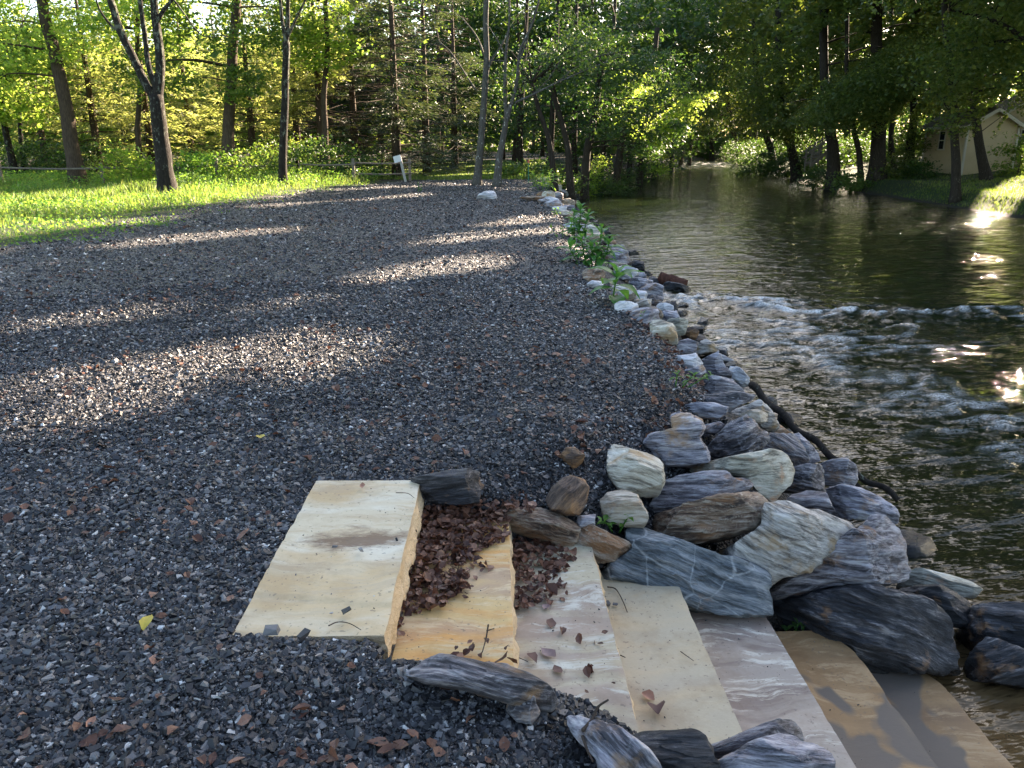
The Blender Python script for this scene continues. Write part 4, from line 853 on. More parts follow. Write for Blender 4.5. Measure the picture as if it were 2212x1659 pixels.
# ---------------------------------------------------------------- broad-leaved plants
def broad_leaves(specs):
    """specs: (base, dir(yaw), length, width, pitch)"""
    V = []; F = []; R_ = []; k = 0
    wv = np.array([.08, .6, .95, 1, .72, .38, .03])
    for (b, yaw, L, W, pt, dr) in specs:
        t = np.linspace(0, 1, 7); d = np.array([math.cos(yaw), math.sin(yaw)]); s = np.array([-d[1], d[0]])
        ang = pt-dr*t*1.6; ds = np.r_[0, np.diff(t)*L]
        h = np.cumsum(ds*np.sin(ang)); r = np.cumsum(ds*np.cos(ang))
        for j in range(7):
            for q, sg in enumerate((-1, 0, 1)):
                V.append([b[0]+d[0]*r[j]+s[0]*sg*W*wv[j]/2, b[1]+d[1]*r[j]+s[1]*sg*W*wv[j]/2, b[2]+h[j]+abs(sg)*W*wv[j]*.16+.01*math.sin(j*2.1+sg)*L])
        for j in range(6):
            for q in range(2): a = k+j*3+q; F.append([a, a+1, a+4, a+3]); R_.append(random.random())
        k += 21
    return np.array(V), np.array(F), np.array(R_)
def leafy(base, stems, name, lab, m_, group=None, leafL=.28, leafW=.13, cat='plant', lean=.25, seed=0):
    rg = np.random.default_rng(seed); o = link(name, None); o.location = base; tag(o, lab, cat, group)
    m = MB(); sp = []
    for (dx, dy, h) in stems:
        top = np.array([dx+rg.normal(0, .02), dy+rg.normal(0, .02), h]); b0 = np.array([dx*.35, dy*.35, -.03])
        P = smooth_path([b0, (b0+top)/2+np.array([dx*.1, dy*.1, .02]), top], 6); m.tube(P, np.linspace(.008, .004, len(P))*(h/.4+.4), 6)
        nl = max(7, int(h*34)); ph = rg.uniform(0, 6)
        for q in range(nl):
            t = .25+.75*(q+1)/nl; pp = P[int(t*(len(P)-1))]; sz = 1.1-.45*t+rg.uniform(-.15, .15)
            if t > .93: sz *= .75
            sp.append((pp, ph+q*2.4, leafL*sz, leafW*sz, (1.0*t**2.5+.25)+rg.normal(0, .15), .55+rg.uniform(-.1, .3)))
    m.build('stem', M['weed'], o, True)
    v, f, r = broad_leaves(sp); link('foliage', mesh('foliage', v, f, {'rnd': ('FACE', r)}, True, [M[m_]]), o); return o
leafy(hit(1245, 522), [(-.05, .2, .5), (.1, .3, .62), (.2, .1, .5), (-.1, 0, .35)], 'broadleaf_plant', 'tall broad-leaved plant with a yellow-green top, rear one of the clump on the wall', 'poke', 'broad-leaved plants on the wall', seed=1)
leafy(hit(1278, 580), [(-.15, .05, .42), (.12, .1, .55), (.25, -.05, .42), (0, -.1, .35), (-.3, 0, .3)], 'broadleaf_plant', 'bushy broad-leaved plant in front of the taller one on the wall', 'poke', 'broad-leaved plants on the wall', seed=2, leafL=.31)
leafy(hit(1322, 655), [(0, 0, .36)], 'broadleaf_plant', 'single-stemmed broad-leaved plant among the lavender stones', 'poke', 'broad-leaved plants on the wall', leafL=.38, leafW=.17, seed=3)
for q, (px, py, st, L, lab) in enumerate([(1172, 412, [(0, 0, .5), (.4, .2, .55), (-.3, .5, .5), (.3, .9, .6)], .3, 'green weed clump at the far end of the stone wall'), (1198, 466, [(0, 0, .14), (.1, .1, .16)], .12, 'small yellow-green weed at the gravel edge in sunlight'),
      (1216, 515, [(0, 0, .2), (-.2, .1, .2)], .12, 'wispy weed left of the leafy clump'), (1385, 700, [(0, 0, .1), (.1, .05, .08)], .08, 'tiny creeping weed beside the lavender block'), (1412, 722, [(0, 0, .1), (.1, -.1, .1)], .09, 'low weed between gravel and the cream block'),
      (1460, 826, [(0, 0, .07), (.12, -.02, .06), (.22, -.04, .05)], .07, 'creeping weed at the gravel edge by the pinkish slab'), (1330, 1138, [(-.04, 0, .06), (.05, -.02, .07)], .07, 'small bright three-leaved seedling on the veined boulder'),
      (1712, 1385, [(0, 0, .09), (.06, 0, .1), (-.05, 0, .06)], .07, 'dark little weed below the biggest black boulder'), (905, 415, [(0, 0, .3), (.1, 0, .2)], .12, 'lone dry seedling standing on the gravel'), (1130, 388, [(0, 0, .4), (.5, 0, .4), (1.0, .3, .4)], .25, 'weeds by the green stake'),
      (345, 490, [(-.2, 0, .16), (0, .1, .2), (.2, 0, .15)], .12, 'grassy tuft standing alone on the gravel near the meadow')]):
    leafy(hit(px, py, .08 if px > 1400 and py > 800 else 0), st, 'weed', lab, 'weed' if q != 7 else 'leaf_dark', 'small weeds on the gravel and wall', L, L*.42, 'weed', seed=20+q)
# ---------------------------------------------------------------- trees
def leaves_at(P, size, rg, droop=.35):
    """folded diamond leaves, one quad each"""
    n_ = len(P); nrm = rg.normal(size=(n_, 3)); nrm[:, 2] = np.abs(nrm[:, 2])+.5; nrm /= np.linalg.norm(nrm, axis=1, keepdims=True)
    a = rg.normal(size=(n_, 3)); a[:, 2] -= droop; a -= nrm*np.sum(a*nrm, 1, keepdims=True); a /= np.linalg.norm(a, axis=1, keepdims=True)
    b = np.cross(nrm, a); s = (size*np.exp(rg.normal(0, .28, n_)))[:, None]
    w = .36; V = np.stack([P-a*s*.5, P-b*s*w-nrm*s*.08, P+a*s*.5, P+b*s*w-nrm*s*.08], 1)
    return V.reshape(-1, 3), (np.arange(n_)[:, None]*4+np.array([[0, 1, 2, 3]]))
def crown_points(c, rad, n_, rg, cl=38, cr=.55, gap=.0):
    """clumped leaf positions through an ellipsoid's volume"""
    nc = max(3, n_//cl); u = rg.normal(size=(nc, 3)); u /= np.linalg.norm(u, axis=1, keepdims=True); r = rg.uniform(.12, 1, nc)**.42
    C = c+u*r[:, None]*rad
    C = C+np.stack([n2(C[:, 1], C[:, 2], .4, 1), n2(C[:, 0], C[:, 2], .4, 2), n2(C[:, 0], C[:, 1], .4, 3)], -1)*np.array(rad)*.35
    k = rg.integers(0, nc, n_); sp = cr*rg.uniform(.5, 1.4, nc)
    P = C[k]+rg.normal(size=(n_, 3))*(sp[k])[:, None]*np.array([.62, .62, .3]); return P, C
def tree(name, label, limbs, blobs, lm, bm, group=None, seed=0, docull=True, nbr=16, zmin=.1, cat='tree', droop=.35, gapn=.0):
    rg = np.random.default_rng(seed+500); base = np.array(limbs[0][0][0], float)
    o = link(name, None); o.location = base; tag(o, label, cat, group)
    m = MB(); pts = []
    for li, (pp, r0, r1) in enumerate(limbs):
        P = smooth_path(pp, 7); n_ = len(P); s = np.linspace(0, 1, n_); P = P+np.stack([n2(s*3, s*0+seed+li, 1, 3), n2(s*3, s*0+seed+li, 1, 4), s*0], -1)*r0*.35
        rr = r0+(r1-r0)*s**.8
        if li == 0: rr = rr*(1+.45*np.exp(-s*n_/2.2)); P[0, 2] -= .15
        m.tube(P, rr*(1+.06*n2(s*9, s*0, 1, seed)), 10 if r0 > .12 else 7); pts.append(np.column_stack([P, rr]))
    pts = np.vstack(pts); PP = []; SS = []
    for (c, rad, n_, sz) in blobs:
        P, C = crown_points(np.array(c, float), np.array(rad, float), n_, rg, cr=.45+.05*max(rad)); PP.append(P); SS.append(np.full(n_, sz))
        for q in C[rg.permutation(len(C))[:max(2, nbr*n_//max(1, sum(b[2] for b in blobs)))]]:
            w = pts[pts[:, 2] < q[2]+.3]; w = w if len(w) else pts; a = w[np.argmin(np.linalg.norm(w[:, :3]-q, axis=1)-w[:, 2]*.15)]
            L = np.linalg.norm(q-a[:3]); mid = (a[:3]+q)/2+np.array([rg.normal(0, .06*L), rg.normal(0, .06*L), .07*L])
            m.tube(smooth_path([a[:3], mid, q], 4), np.linspace(min(a[3]*.5, .012+.012*L), .006, 9), 5, False)
    m.build('trunk', bm, o, True, base)
    if PP:
        P = np.vstack(PP); sz = np.concatenate(SS)
        k = P[:, 2] > np.maximum(H(P[:, 0], P[:, 1]), WZ)+zmin
        if docull: k &= ~cull(P)
        P, sz = P[k], sz[k]; v, f = leaves_at(P, sz, rg, droop)
        link('crown', mesh('crown', v-base, f, {'rnd': ('FACE', rg.random(len(P)))}, False, [lm]), o)
    return o
def py(px, pyy, y): return at_y(px, pyy, y)
def path(y, *pp): return [at_y(a, b_, y+(c if False else 0)) for a, b_ in pp]
def topz(d): return 1.6+.155*d

# trees on the meadow side --------------------------------------------------
b1 = at_z(366, 424); y1 = b1[1]
T1 = [([b1, *path(y1, (357, 355), (348, 290), (336, 205))], .27, .2),
      ([*path(y1, (338, 215), (314, 180), (290, 130), (262, 70), (238, 0))], .13, .1),
      ([*path(y1, (338, 212), (345, 160), (342, 90), (334, 20), (330, -60), (322, -200))], .16, .08),
      ([*path(y1, (336, 190), (320, 140), (312, 70), (303, 0), (290, -90))], .09, .06),
      ([*path(y1, (340, 45), (355, 20), (378, -8), (410, -60))], .07, .04),
      ([*path(y1, (262, 70), (240, 55), (215, 20), (200, -30))], .05, .02),
      ([*path(y1, (372, -5), (395, 25), (420, 60), (440, 77), (470, 80))], .03, .012)]
tree('forked_tree', 'dark forked tree in the meadow with mottled limbs spreading in three', T1, [(b1+[-2.2, 0, 8.6], (3.2, 3, 2.2), 3500, .13), (b1+[1.2, 1, 9.5], (3.4, 3, 2.5), 3500, .13), (b1+[-.5, .5, 6.4], (3.0, 1.5, .7), 500, .12)], M['leaf_lime'], M['bark'], seed=1)
b2 = at_z(613, 406); y2 = b2[1]
tree('slim_tree', 'straight slim dark tree forking high up, at the edge of gravel and meadow', [([b2, *path(y2, (611, 330), (614, 250), (617, 180), (618, 90))], .15, .12),
      ([*path(y2, (618, 95), (609, 40), (603, -40))], .07, .05), ([*path(y2, (618, 95), (622, 40), (623, -60))], .09, .06), ([*path(y2, (621, 80), (640, 40), (664, -10), (690, -80))], .05, .03)],
      [(b2+[0, 0, 9.3], (3, 2.5, 2.6), 3200, .13)], M['leaf_lime'], M['bark'], seed=2)
def tr(px, pyb, y, pp, r, name, lab, blobs, lm, bm='bark_brown', seed=0, group=None, extra=(), **kw):
    b = at_y(px, pyb, y); b[2] = H(b[0], b[1]); L = [([b]+[at_y(a, c, y) for a, c in pp], r, r*.6)]+[([at_y(a, c, y+dy) for a, c in q], rr, rr*.4) for q, rr, dy in extra]
    return tree(name, lab, L, [(b+np.array(c, float), rad, n_, s) for c, rad, n_, s in blobs], M[lm], M[bm], group, seed, **kw)
tr(165, 372, 33, [(150, 290), (136, 200), (120, 120), (100, 40), (85, -60)], .30, 'leaning_tree', 'thick tree leaning toward the meadow corner, behind the long rail', [((-2, 0, 6.6), (4.2, 2.5, 2.4), 9000, .15), ((2.4, 0, 6.9), (3, 2, 1.8), 5000, .15), ((-3.5, -1, 4), (2.2, 1.4, 1.1), 2600, .14), ((1.2, -.5, 5.4), (1.6, 1.2, 1.1), 1300, .14)], 'leaf_lime', seed=3)
tr(490, 352, 35, [(492, 280), (497, 200), (503, 120), (510, 30), (512, -80)], .27, 'broadleaf_tree', 'stout brown tree between the forked and the slim tree, behind the fence', [((.3, 0, 6.5), (4.2, 2.5, 2), 9000, .15), ((-2.2, -.6, 4.2), (2.2, 1, 1.0), 2400, .14), ((1.3, -.6, 3.8), (1.3, 1, 1.1), 1200, .14)], 'leaf_mid', seed=4)
tr(30, 360, 36, [(18, 310), (8, 260), (0, 200)], .16, 'broadleaf_tree', 'curved thin dark tree at the sunlit gap beyond the meadow', [((-1, 0, 6), (4.2, 2, 2.6), 9000, .16), ((.5, -1, 3.2), (2.4, 1, .9), 2600, .15)], 'leaf_lime', 'bark', seed=5)
tr(50, 352, 38, [(45, 300), (42, 240), (40, 150)], .12, 'broadleaf_tree', 'second thin dark tree beside the sunlit gap', [((0, 0, 6), (3.2, 2, 2.6), 7000, .16)], 'leaf_mid', 'bark', seed=6)
tr(700, 350, 37, [(702, 280), (700, 200), (706, 100), (700, -40)], .16, 'broadleaf_tree', 'leafy yellow-green tree rising over the fence past the slim tree', [((-1, 0, 7), (4, 2, 2.2), 7000, .15), ((.5, -.6, 5), (2, 1, 1), 1800, .14)], 'leaf_lime', seed=13)
tr(300, 352, 36.5, [(298, 280), (302, 200), (296, 100), (300, -40)], .13, 'broadleaf_tree', 'slender leafy tree seen through the fork of the forked tree', [((0, 0, 7), (4, 2, 2.2), 7000, .15)], 'leaf_lime', seed=14)
# grey pair at the end of the gravel
tr(1030, 386, 31.5, [(1038, 330), (1044, 260), (1048, 190), (1052, 120), (1050, 40), (1055, -60)], .155, 'grey_tree', 'grey-brown tree beside the pale mottled one at the end of the gravel', [((-.5, 0, 7.2), (3.4, 2.5, 1.7), 1700, .11), ((-2.4, -.5, 4.8), (1.6, 1, 1.0), 450, .11)], 'leaf_mid', 'birch', 7,
   extra=[([(1048, 175), (1062, 130), (1085, 95), (1100, 60)], .05, 0), ([(1028, 195), (1005, 160), (975, 115), (950, 90)], .04, 0), ([(1046, 120), (1030, 80), (1000, 40)], .05, .3)])
tr(1073, 392, 30.5, [(1078, 350), (1084, 310), (1094, 260), (1104, 225)], .15, 'pale_tree', 'slim pale mottled tree with spreading fine branches at the end of the gravel', [((.3, 0, 7.2), (3.6, 2.5, 1.7), 1600, .10), ((2.8, -.4, 4.9), (2.0, 1, 1.0), 600, .10), ((.3, -.3, 3.8), (1.6, .8, .8), 260, .1)], 'leaf_mid', 'birch', 8,
   extra=[([(1094, 258), (1090, 200), (1092, 120), (1100, 40), (1098, -60)], .08, 0), ([(1104, 228), (1116, 180), (1124, 110), (1150, 50), (1175, -40)], .08, 0), ([(1112, 222), (1150, 205), (1200, 180), (1270, 150), (1350, 118)], .045, .0),
          ([(1122, 130), (1140, 80), (1150, 20)], .04, 0), ([(1200, 180), (1240, 150), (1290, 122), (1330, 112)], .02, 0), ([(1150, 205), (1185, 170), (1210, 130)], .02, .2), ([(1124, 125), (1160, 120), (1200, 112)], .02, 0), ([(1092, 120), (1070, 80), (1050, 50)], .03, 0)])
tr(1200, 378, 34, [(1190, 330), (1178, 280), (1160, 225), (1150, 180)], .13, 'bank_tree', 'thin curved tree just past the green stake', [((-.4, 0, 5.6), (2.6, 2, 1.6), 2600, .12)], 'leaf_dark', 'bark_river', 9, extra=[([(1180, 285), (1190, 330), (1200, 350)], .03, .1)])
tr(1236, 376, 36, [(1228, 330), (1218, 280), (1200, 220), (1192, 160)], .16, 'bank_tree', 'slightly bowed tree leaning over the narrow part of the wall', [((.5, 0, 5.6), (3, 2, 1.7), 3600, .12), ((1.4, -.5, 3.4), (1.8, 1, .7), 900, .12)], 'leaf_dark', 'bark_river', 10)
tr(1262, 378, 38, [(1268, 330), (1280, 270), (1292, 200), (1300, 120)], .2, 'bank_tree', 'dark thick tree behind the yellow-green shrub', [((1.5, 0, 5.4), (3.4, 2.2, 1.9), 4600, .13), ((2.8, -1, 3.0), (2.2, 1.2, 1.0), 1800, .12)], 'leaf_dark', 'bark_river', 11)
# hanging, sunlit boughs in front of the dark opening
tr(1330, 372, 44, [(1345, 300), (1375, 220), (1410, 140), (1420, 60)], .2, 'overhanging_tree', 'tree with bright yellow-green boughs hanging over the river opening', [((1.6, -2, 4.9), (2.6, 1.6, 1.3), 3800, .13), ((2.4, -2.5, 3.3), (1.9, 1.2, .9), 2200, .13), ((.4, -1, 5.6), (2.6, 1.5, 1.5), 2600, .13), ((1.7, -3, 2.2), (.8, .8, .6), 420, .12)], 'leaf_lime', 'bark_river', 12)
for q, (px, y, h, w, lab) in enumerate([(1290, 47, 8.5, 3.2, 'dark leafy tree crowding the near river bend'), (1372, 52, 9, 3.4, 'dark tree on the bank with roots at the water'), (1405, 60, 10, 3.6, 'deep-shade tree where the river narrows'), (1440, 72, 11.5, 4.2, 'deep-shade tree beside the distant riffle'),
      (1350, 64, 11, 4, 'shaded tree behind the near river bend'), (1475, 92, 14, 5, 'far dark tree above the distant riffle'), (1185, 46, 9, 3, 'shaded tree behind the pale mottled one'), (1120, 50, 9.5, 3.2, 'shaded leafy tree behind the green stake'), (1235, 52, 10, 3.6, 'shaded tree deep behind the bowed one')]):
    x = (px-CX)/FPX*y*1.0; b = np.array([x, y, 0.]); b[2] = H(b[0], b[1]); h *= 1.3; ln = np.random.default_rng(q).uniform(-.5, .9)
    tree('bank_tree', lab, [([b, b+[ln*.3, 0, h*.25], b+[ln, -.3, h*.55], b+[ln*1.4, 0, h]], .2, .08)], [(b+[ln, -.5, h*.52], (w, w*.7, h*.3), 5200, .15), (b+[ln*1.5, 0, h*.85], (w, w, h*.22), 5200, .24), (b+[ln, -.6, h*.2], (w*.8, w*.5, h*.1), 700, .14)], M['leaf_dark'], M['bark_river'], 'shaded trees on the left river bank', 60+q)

# conifers ------------------------------------------------------------------
def conifer(px, y, h, R0, lab, lm, seed, dens=1.0, z0=.5, base=None, bare=2.2, group='conifers behind the fence'):
    rg = np.random.default_rng(seed+3000); x = (px-CX)/FPX*y*.985; b = np.array([x, y, 0.]); b[2] = float(H(x, y))
    o = link('conifer', None); o.location = b; tag(o, lab, 'conifer', group)
    m = MB(); m.tube([[0, 0, -.1], [.03, 0, h*.5], [0, 0, h]], [.13+.008*h, .1, .02], 8)
    P = []; D = []; z = z0
    while z < h*.97:
        k = rg.integers(4, 7); a0 = rg.uniform(0, 6.3)
        for q in range(k):
            a = a0+q*6.283/k+rg.normal(0, .2); L = R0*(1-z/h)**.75*rg.uniform(.65, 1.15)
            if z < bare: L *= rg.uniform(.7, 1)
            up = rg.uniform(-.12, .22)+.25*(z/h); t = np.linspace(0, 1, 7)
            B = np.stack([np.cos(a)*L*t, np.sin(a)*L*t, z+L*(up*t-.28*t*t+.12*t**4)], -1)
            m.tube(B, np.linspace(.022, .005, 7), 4, False)
            dd = dens*(.35 if z < bare else 1.0); ns = int(L*95*dd)
            if ns < 1: continue
            ts = rg.uniform(.18 if z > bare else .45, 1.02, ns); c = np.stack([np.interp(ts, t, B[:, i_]) for i_ in range(3)], -1)
            side = np.array([-math.sin(a), math.cos(a), 0])*(rg.uniform(-1, 1, ns)*.30*L**.5*(1.1-ts*.6))[:, None]
            P.append(c+side+np.stack([0*ts, 0*ts, rg.normal(-.05, .06, ns)], -1)); dv = side*1.4+np.array([math.cos(a), math.sin(a), 0])*.35; D.append(dv)
        z += rg.uniform(.24, .42)
    m.build('trunk', M['bark_brown'], o, True)
    P = np.vstack(P); D = np.vstack(D); k = ~cull(P+b); P, D = P[k], D[k]; n_ = len(P)
    D /= np.linalg.norm(D, axis=1, keepdims=True); D[:, 2] += rg.normal(-.15, .2, n_)
    D += rg.normal(0, .25, D.shape); s = rg.uniform(.10, .24, n_)[:, None]; W = np.cross(D, rg.normal(size=(n_, 3))); W /= np.linalg.norm(W, axis=1, keepdims=True)
    V = np.stack([P, P+D*s*.5+W*s*.11, P+D*s, P+D*s*.5-W*s*.11], 1).reshape(-1, 3)
    link('crown', mesh('crown', V, np.arange(n_*4).reshape(-1, 4), {'rnd': ('FACE', rg.random(n_))}, False, [M[lm]]), o)
for q, a in enumerate([(232, 38, 10.5, 2.8, 'sunlit sparse conifer between the leaning tree and the forked tree', 'needle', .8), (345, 40, 11, 3.1, 'airy sunlit conifer behind the forked tree', 'needle', .7), (430, 43, 9, 2.8, 'golden conifer left of the stout brown tree', 'needle', .8),
      (560, 41, 10.5, 3.0, 'golden conifer between the stout tree and the slim tree', 'needle', .9), (655, 42, 11, 3.0, 'yellow-green conifer just past the slim tree', 'needle', .9), (705, 39, 11.5, 2.9, 'half-shaded conifer above the far rail post', 'needle', 1.1),
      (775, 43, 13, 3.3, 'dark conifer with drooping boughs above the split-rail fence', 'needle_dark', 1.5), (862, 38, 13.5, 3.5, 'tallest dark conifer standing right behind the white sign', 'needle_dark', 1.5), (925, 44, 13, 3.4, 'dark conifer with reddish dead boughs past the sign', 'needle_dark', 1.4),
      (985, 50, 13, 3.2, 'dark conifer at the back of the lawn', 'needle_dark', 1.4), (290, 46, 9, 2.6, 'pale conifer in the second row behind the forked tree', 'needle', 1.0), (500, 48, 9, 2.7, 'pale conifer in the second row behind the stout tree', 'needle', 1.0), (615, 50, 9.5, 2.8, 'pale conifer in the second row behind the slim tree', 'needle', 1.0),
      (120, 44, 8.5, 2.6, 'brownish conifer behind the leaning tree', 'needle', .9), (830, 52, 12, 3.2, 'dark conifer in the second row left of the sign', 'needle_dark', 1.4), (730, 52, 11, 3.0, 'dark conifer in the second row above the rail fence', 'needle_dark', 1.2)]):
    conifer(a[0], a[1], a[2], a[3], a[4], a[5], q, a[6])

# right bank ----------------------------------------------------------------
def rb(px, pyb, pp, r, lab, blobs, seed, lm='leaf_river', bm='bark_river', y=None, name='riverside_tree', extra=(), **kw):
    b = hit(px, pyb) if y is None else at_y(px, pyb, y); y = b[1]; b[2] = H(b[0], b[1])
    L = [([b]+[at_y(a, c, y) for a, c in pp], r, r*.55)]+[([at_y(a, c, y+dy) for a, c in q], rr, rr*.35) for q, rr, dy in extra]
    if y > 56: blobs = [(tuple(np.array(c_)*y/52), tuple(np.array(r_)*y/52), n_, s_*1.2) for c_, r_, n_, s_ in blobs]
    top = L[0][0][-1]; L[0][0].append(top+np.array([0, 1.5, 5.0]))
    rr_ = np.random.default_rng(seed*7)
    blobs = [(c_, r_, int(n_*1.35) if s_ < .2 else n_, s_) for c_, r_, n_, s_ in blobs]+[((rr_.uniform(-2, .5), -2.2, (4.1 if y < 56 else 4.6)+rr_.uniform(-.3, .5)), (3.6, 2.2, 1.35), 5200, .125 if y < 50 else .15)]
    return tree(name, lab, L, [(b+np.array(c, float), rad, n_, s) for c, rad, n_, s in blobs], M[lm], M[bm], 'big leafy trees on the far river bank', seed, **kw)
BS = .30
rb(2068, 416, [(2066, 360), (2062, 300), (2060, 220), (2050, 120), (2040, -20)], .2, 'lichen-grey tree standing on the grassy bank before the shed', [((0, -1, 6.2), (4.2, 3, 2.6), 9000, .125), ((-1, 0, 11), (5, 4, 3.6), 9120, BS), ((-.4, -1.5, 3.1), (1.6, 1.1, .7), 900, .11)], 21, y=34, extra=[([(2060, 250), (2020, 200), (1960, 170)], .06, -.5), ([(2062, 300), (2040, 270), (2010, 262)], .03, 0)])
rb(2132, 385, [(2118, 330), (2110, 280), (2104, 220), (2110, 120), (2100, -20)], .24, 'leaning dark tree in front of the shed gable', [((1.5, -1, 6.0), (4.2, 3, 2.2), 8000, .13), ((1, 0, 11.5), (5, 4, 3.8), 9120, BS)], 22, y=39, extra=[([(2106, 230), (2150, 190), (2200, 160)], .07, 0), ([(2112, 290), (2150, 262), (2190, 232)], .025, 0)])
rb(1893, 374, [(1895, 320), (1897, 260), (1897, 190), (1890, 100), (1895, -20)], .42, 'thickest straight trunk among the far bank trees', [((0, -1.5, 6.6), (4.6, 3.4, 2.8), 10000, .13), ((0, 0, 12), (6, 5, 4.2), 11040, BS)], 23, y=44, extra=[([(1897, 220), (1940, 180), (1990, 150)], .08, 0)])
rb(1862, 368, [(1855, 330), (1846, 285), (1835, 240), (1830, 160), (1830, 40)], .16, 'slim leaning trunk beside the thickest trunk', [((-1, -1.5, 5.6), (3.6, 2.5, 2.2), 6500, .13), ((-1, 0, 10.5), (4.5, 4, 3.2), 7200, BS)], 24, y=44.5)
rb(1968, 352, [(1966, 310), (1972, 265), (1976, 200), (1980, 100)], .28, 'ivy-clad trunk halfway between the thickest trunk and the shed', [((-.4, -1.5, 6.2), (3.8, 3, 2.2), 7500, .13), ((0, 0, 11.5), (5.5, 5, 4), 10080, BS), ((-.5, -.6, 1.6), (.9, .7, 1.2), 1400, .11)], 25, y=47)
rb(1803, 368, [(1800, 330), (1795, 290), (1786, 230), (1780, 120)], .36, 'stocky trunk on the dark earth bank by the wooden stairs', [((-.8, -1.5, 5.8), (3.8, 3, 2.4), 8000, .13), ((0, 0, 11.5), (5.5, 5, 4), 10080, BS)], 26, y=46)
rb(1722, 372, [(1712, 330), (1702, 290), (1690, 230), (1680, 120)], .34, 'dark trunk at the water edge near the stairs', [((-1, -2, 5.6), (4, 3, 2.6), 8500, .14), ((-.5, 0, 11.5), (5.5, 5, 4), 9600, BS), ((-1.5, -2.5, 2.8), (2, 1.4, .8), 1300, .13)], 27, y=58)
rb(1672, 356, [(1664, 320), (1650, 280), (1640, 220), (1630, 100)], .36, 'old split trunk leaning over the distant rapids', [((-1.4, -2, 6), (4, 3, 2.8), 8000, .15), ((-1, 0, 12), (6, 5, 4.4), 9600, BS), ((-2, -2.5, 2.6), (2.6, 1.4, 1.0), 1800, .14)], 28, y=77)
rb(1600, 345, [(1592, 310), (1580, 270), (1570, 200), (1560, 80)], .36, 'far leaning trunk before the distant rapids bend', [((-1.5, -2, 7), (5, 3, 3.6), 8000, .17), ((-1, 0, 13), (7, 6, 4.6), 9600, BS), ((-2, -2, 3), (3, 1.4, 1.3), 2000, .15)], 29, y=100)
rb(1540, 338, [(1535, 300), (1530, 260), (1522, 180)], .36, 'farthest big tree closing the view up the river', [((0, -2, 8), (6, 3, 5), 8500, .2), ((0, 0, 14), (8, 6, 5), 8640, BS), ((0, -2, 3.4), (5, 1.6, 1.6), 2600, .18)], 30, y=122)
rb(1930, 352, [(1925, 300), (1930, 230), (1925, 120)], .2, 'thin trunk behind the thickest trunk', [((0, 0, 6.5), (4, 3, 2.6), 6000, .14), ((0, 0, 12), (5.5, 5, 4), 8640, BS)], 31, y=54)
# boughs that reach out over the river from the bank trees further down (their trunks stand past the picture edge)
rb(2330, 420, [(2330, 300), (2300, 100), (2260, -120)], .4, 'wide-branching tree whose boughs fill the upper river side', [((-4.5, -3, 7.2), (4.6, 3, 2.3), 9000, .12), ((-2, 0, 11.5), (6, 5, 4), 11040, BS), ((-8, -3, 7.6), (3.4, 2.5, 1.6), 4500, .12)], 32, y=30, extra=[([(2310, 180), (2180, 60), (2050, 20)], .12, -2)])
rb(2480, 480, [(2480, 300), (2470, 60)], .4, 'broad tree beyond the picture edge on the grassy bank', [((0, 0, 8), (5, 5, 3.6), 5200, .22), ((0, 0, 14), (6, 6, 4), 11520, BS)], 33, y=24)
# taller trees standing behind them shade the river and the gravel
k = 0
for (x, y, h) in [(24, 33, 17), (29, 41, 18), (26, 50, 19), (33, 52, 20), (31, 62, 20), (38, 66, 21), (28, 74, 20), (40, 78, 22), (35, 88, 22), (22, 20, 15), (47, 60, 20), (48, 74, 21), (27, 28, 16), (36, 40, 18), (54, 90, 22), (44, 98, 22), (30, 104, 22), (20, 112, 22)]:
    k += 1; h *= 1.38; b = np.array([x, y, float(H(x, y))])
    if 33 < math.degrees(math.atan2(x, y)): pass
    tree('woodland_tree', 'tall leafy tree in the second row of the far bank, behind the riverside trunks', [([b, b+[.2, 0, h*.4], b+[0, .2, h*.95]], .26, .1)], [(b+[0, 0, h*.64], (5.6, 5.6, h*.3), 27000, .40), (b+[0, -1, h*.3], (4, 3, h*.1), 4500, .2), (b+[0, -1, 1.0], (3.4, 2.5, .9), 1800, .2)], M['leaf_mid'], M['bark_river'], 'second-row trees of the far bank', 100+k, nbr=8)

for q, (x, y, h) in enumerate([(12, 104, 15), (17, 108, 16), (22, 111, 15), (27, 114, 17), (33, 118, 17), (39, 122, 17), (15, 96, 14), (8, 90, 14), (10, 78, 13), (46, 120, 17), (36, 108, 15), (41, 112, 15)]):
    y += 22; b = np.array([x, y, float(max(H(x, y), WZ-.2))]); tree('woodland_tree', 'dark tree massed at the far bend of the river', [([b, b+[.2, 0, h*.4], b+[0, .2, h*.95]], .26, .1)], [(b+[0, 0, h*.55], (4.4, 3, h*.36), 7500, .3), (b+[0, -1, h*.13], (4.4, 2.4, h*.13), 3500, .26)], M['leaf_dark'], M['bark_river'], 'dark trees at the far river bend', 150+q, nbr=6, docull=False)
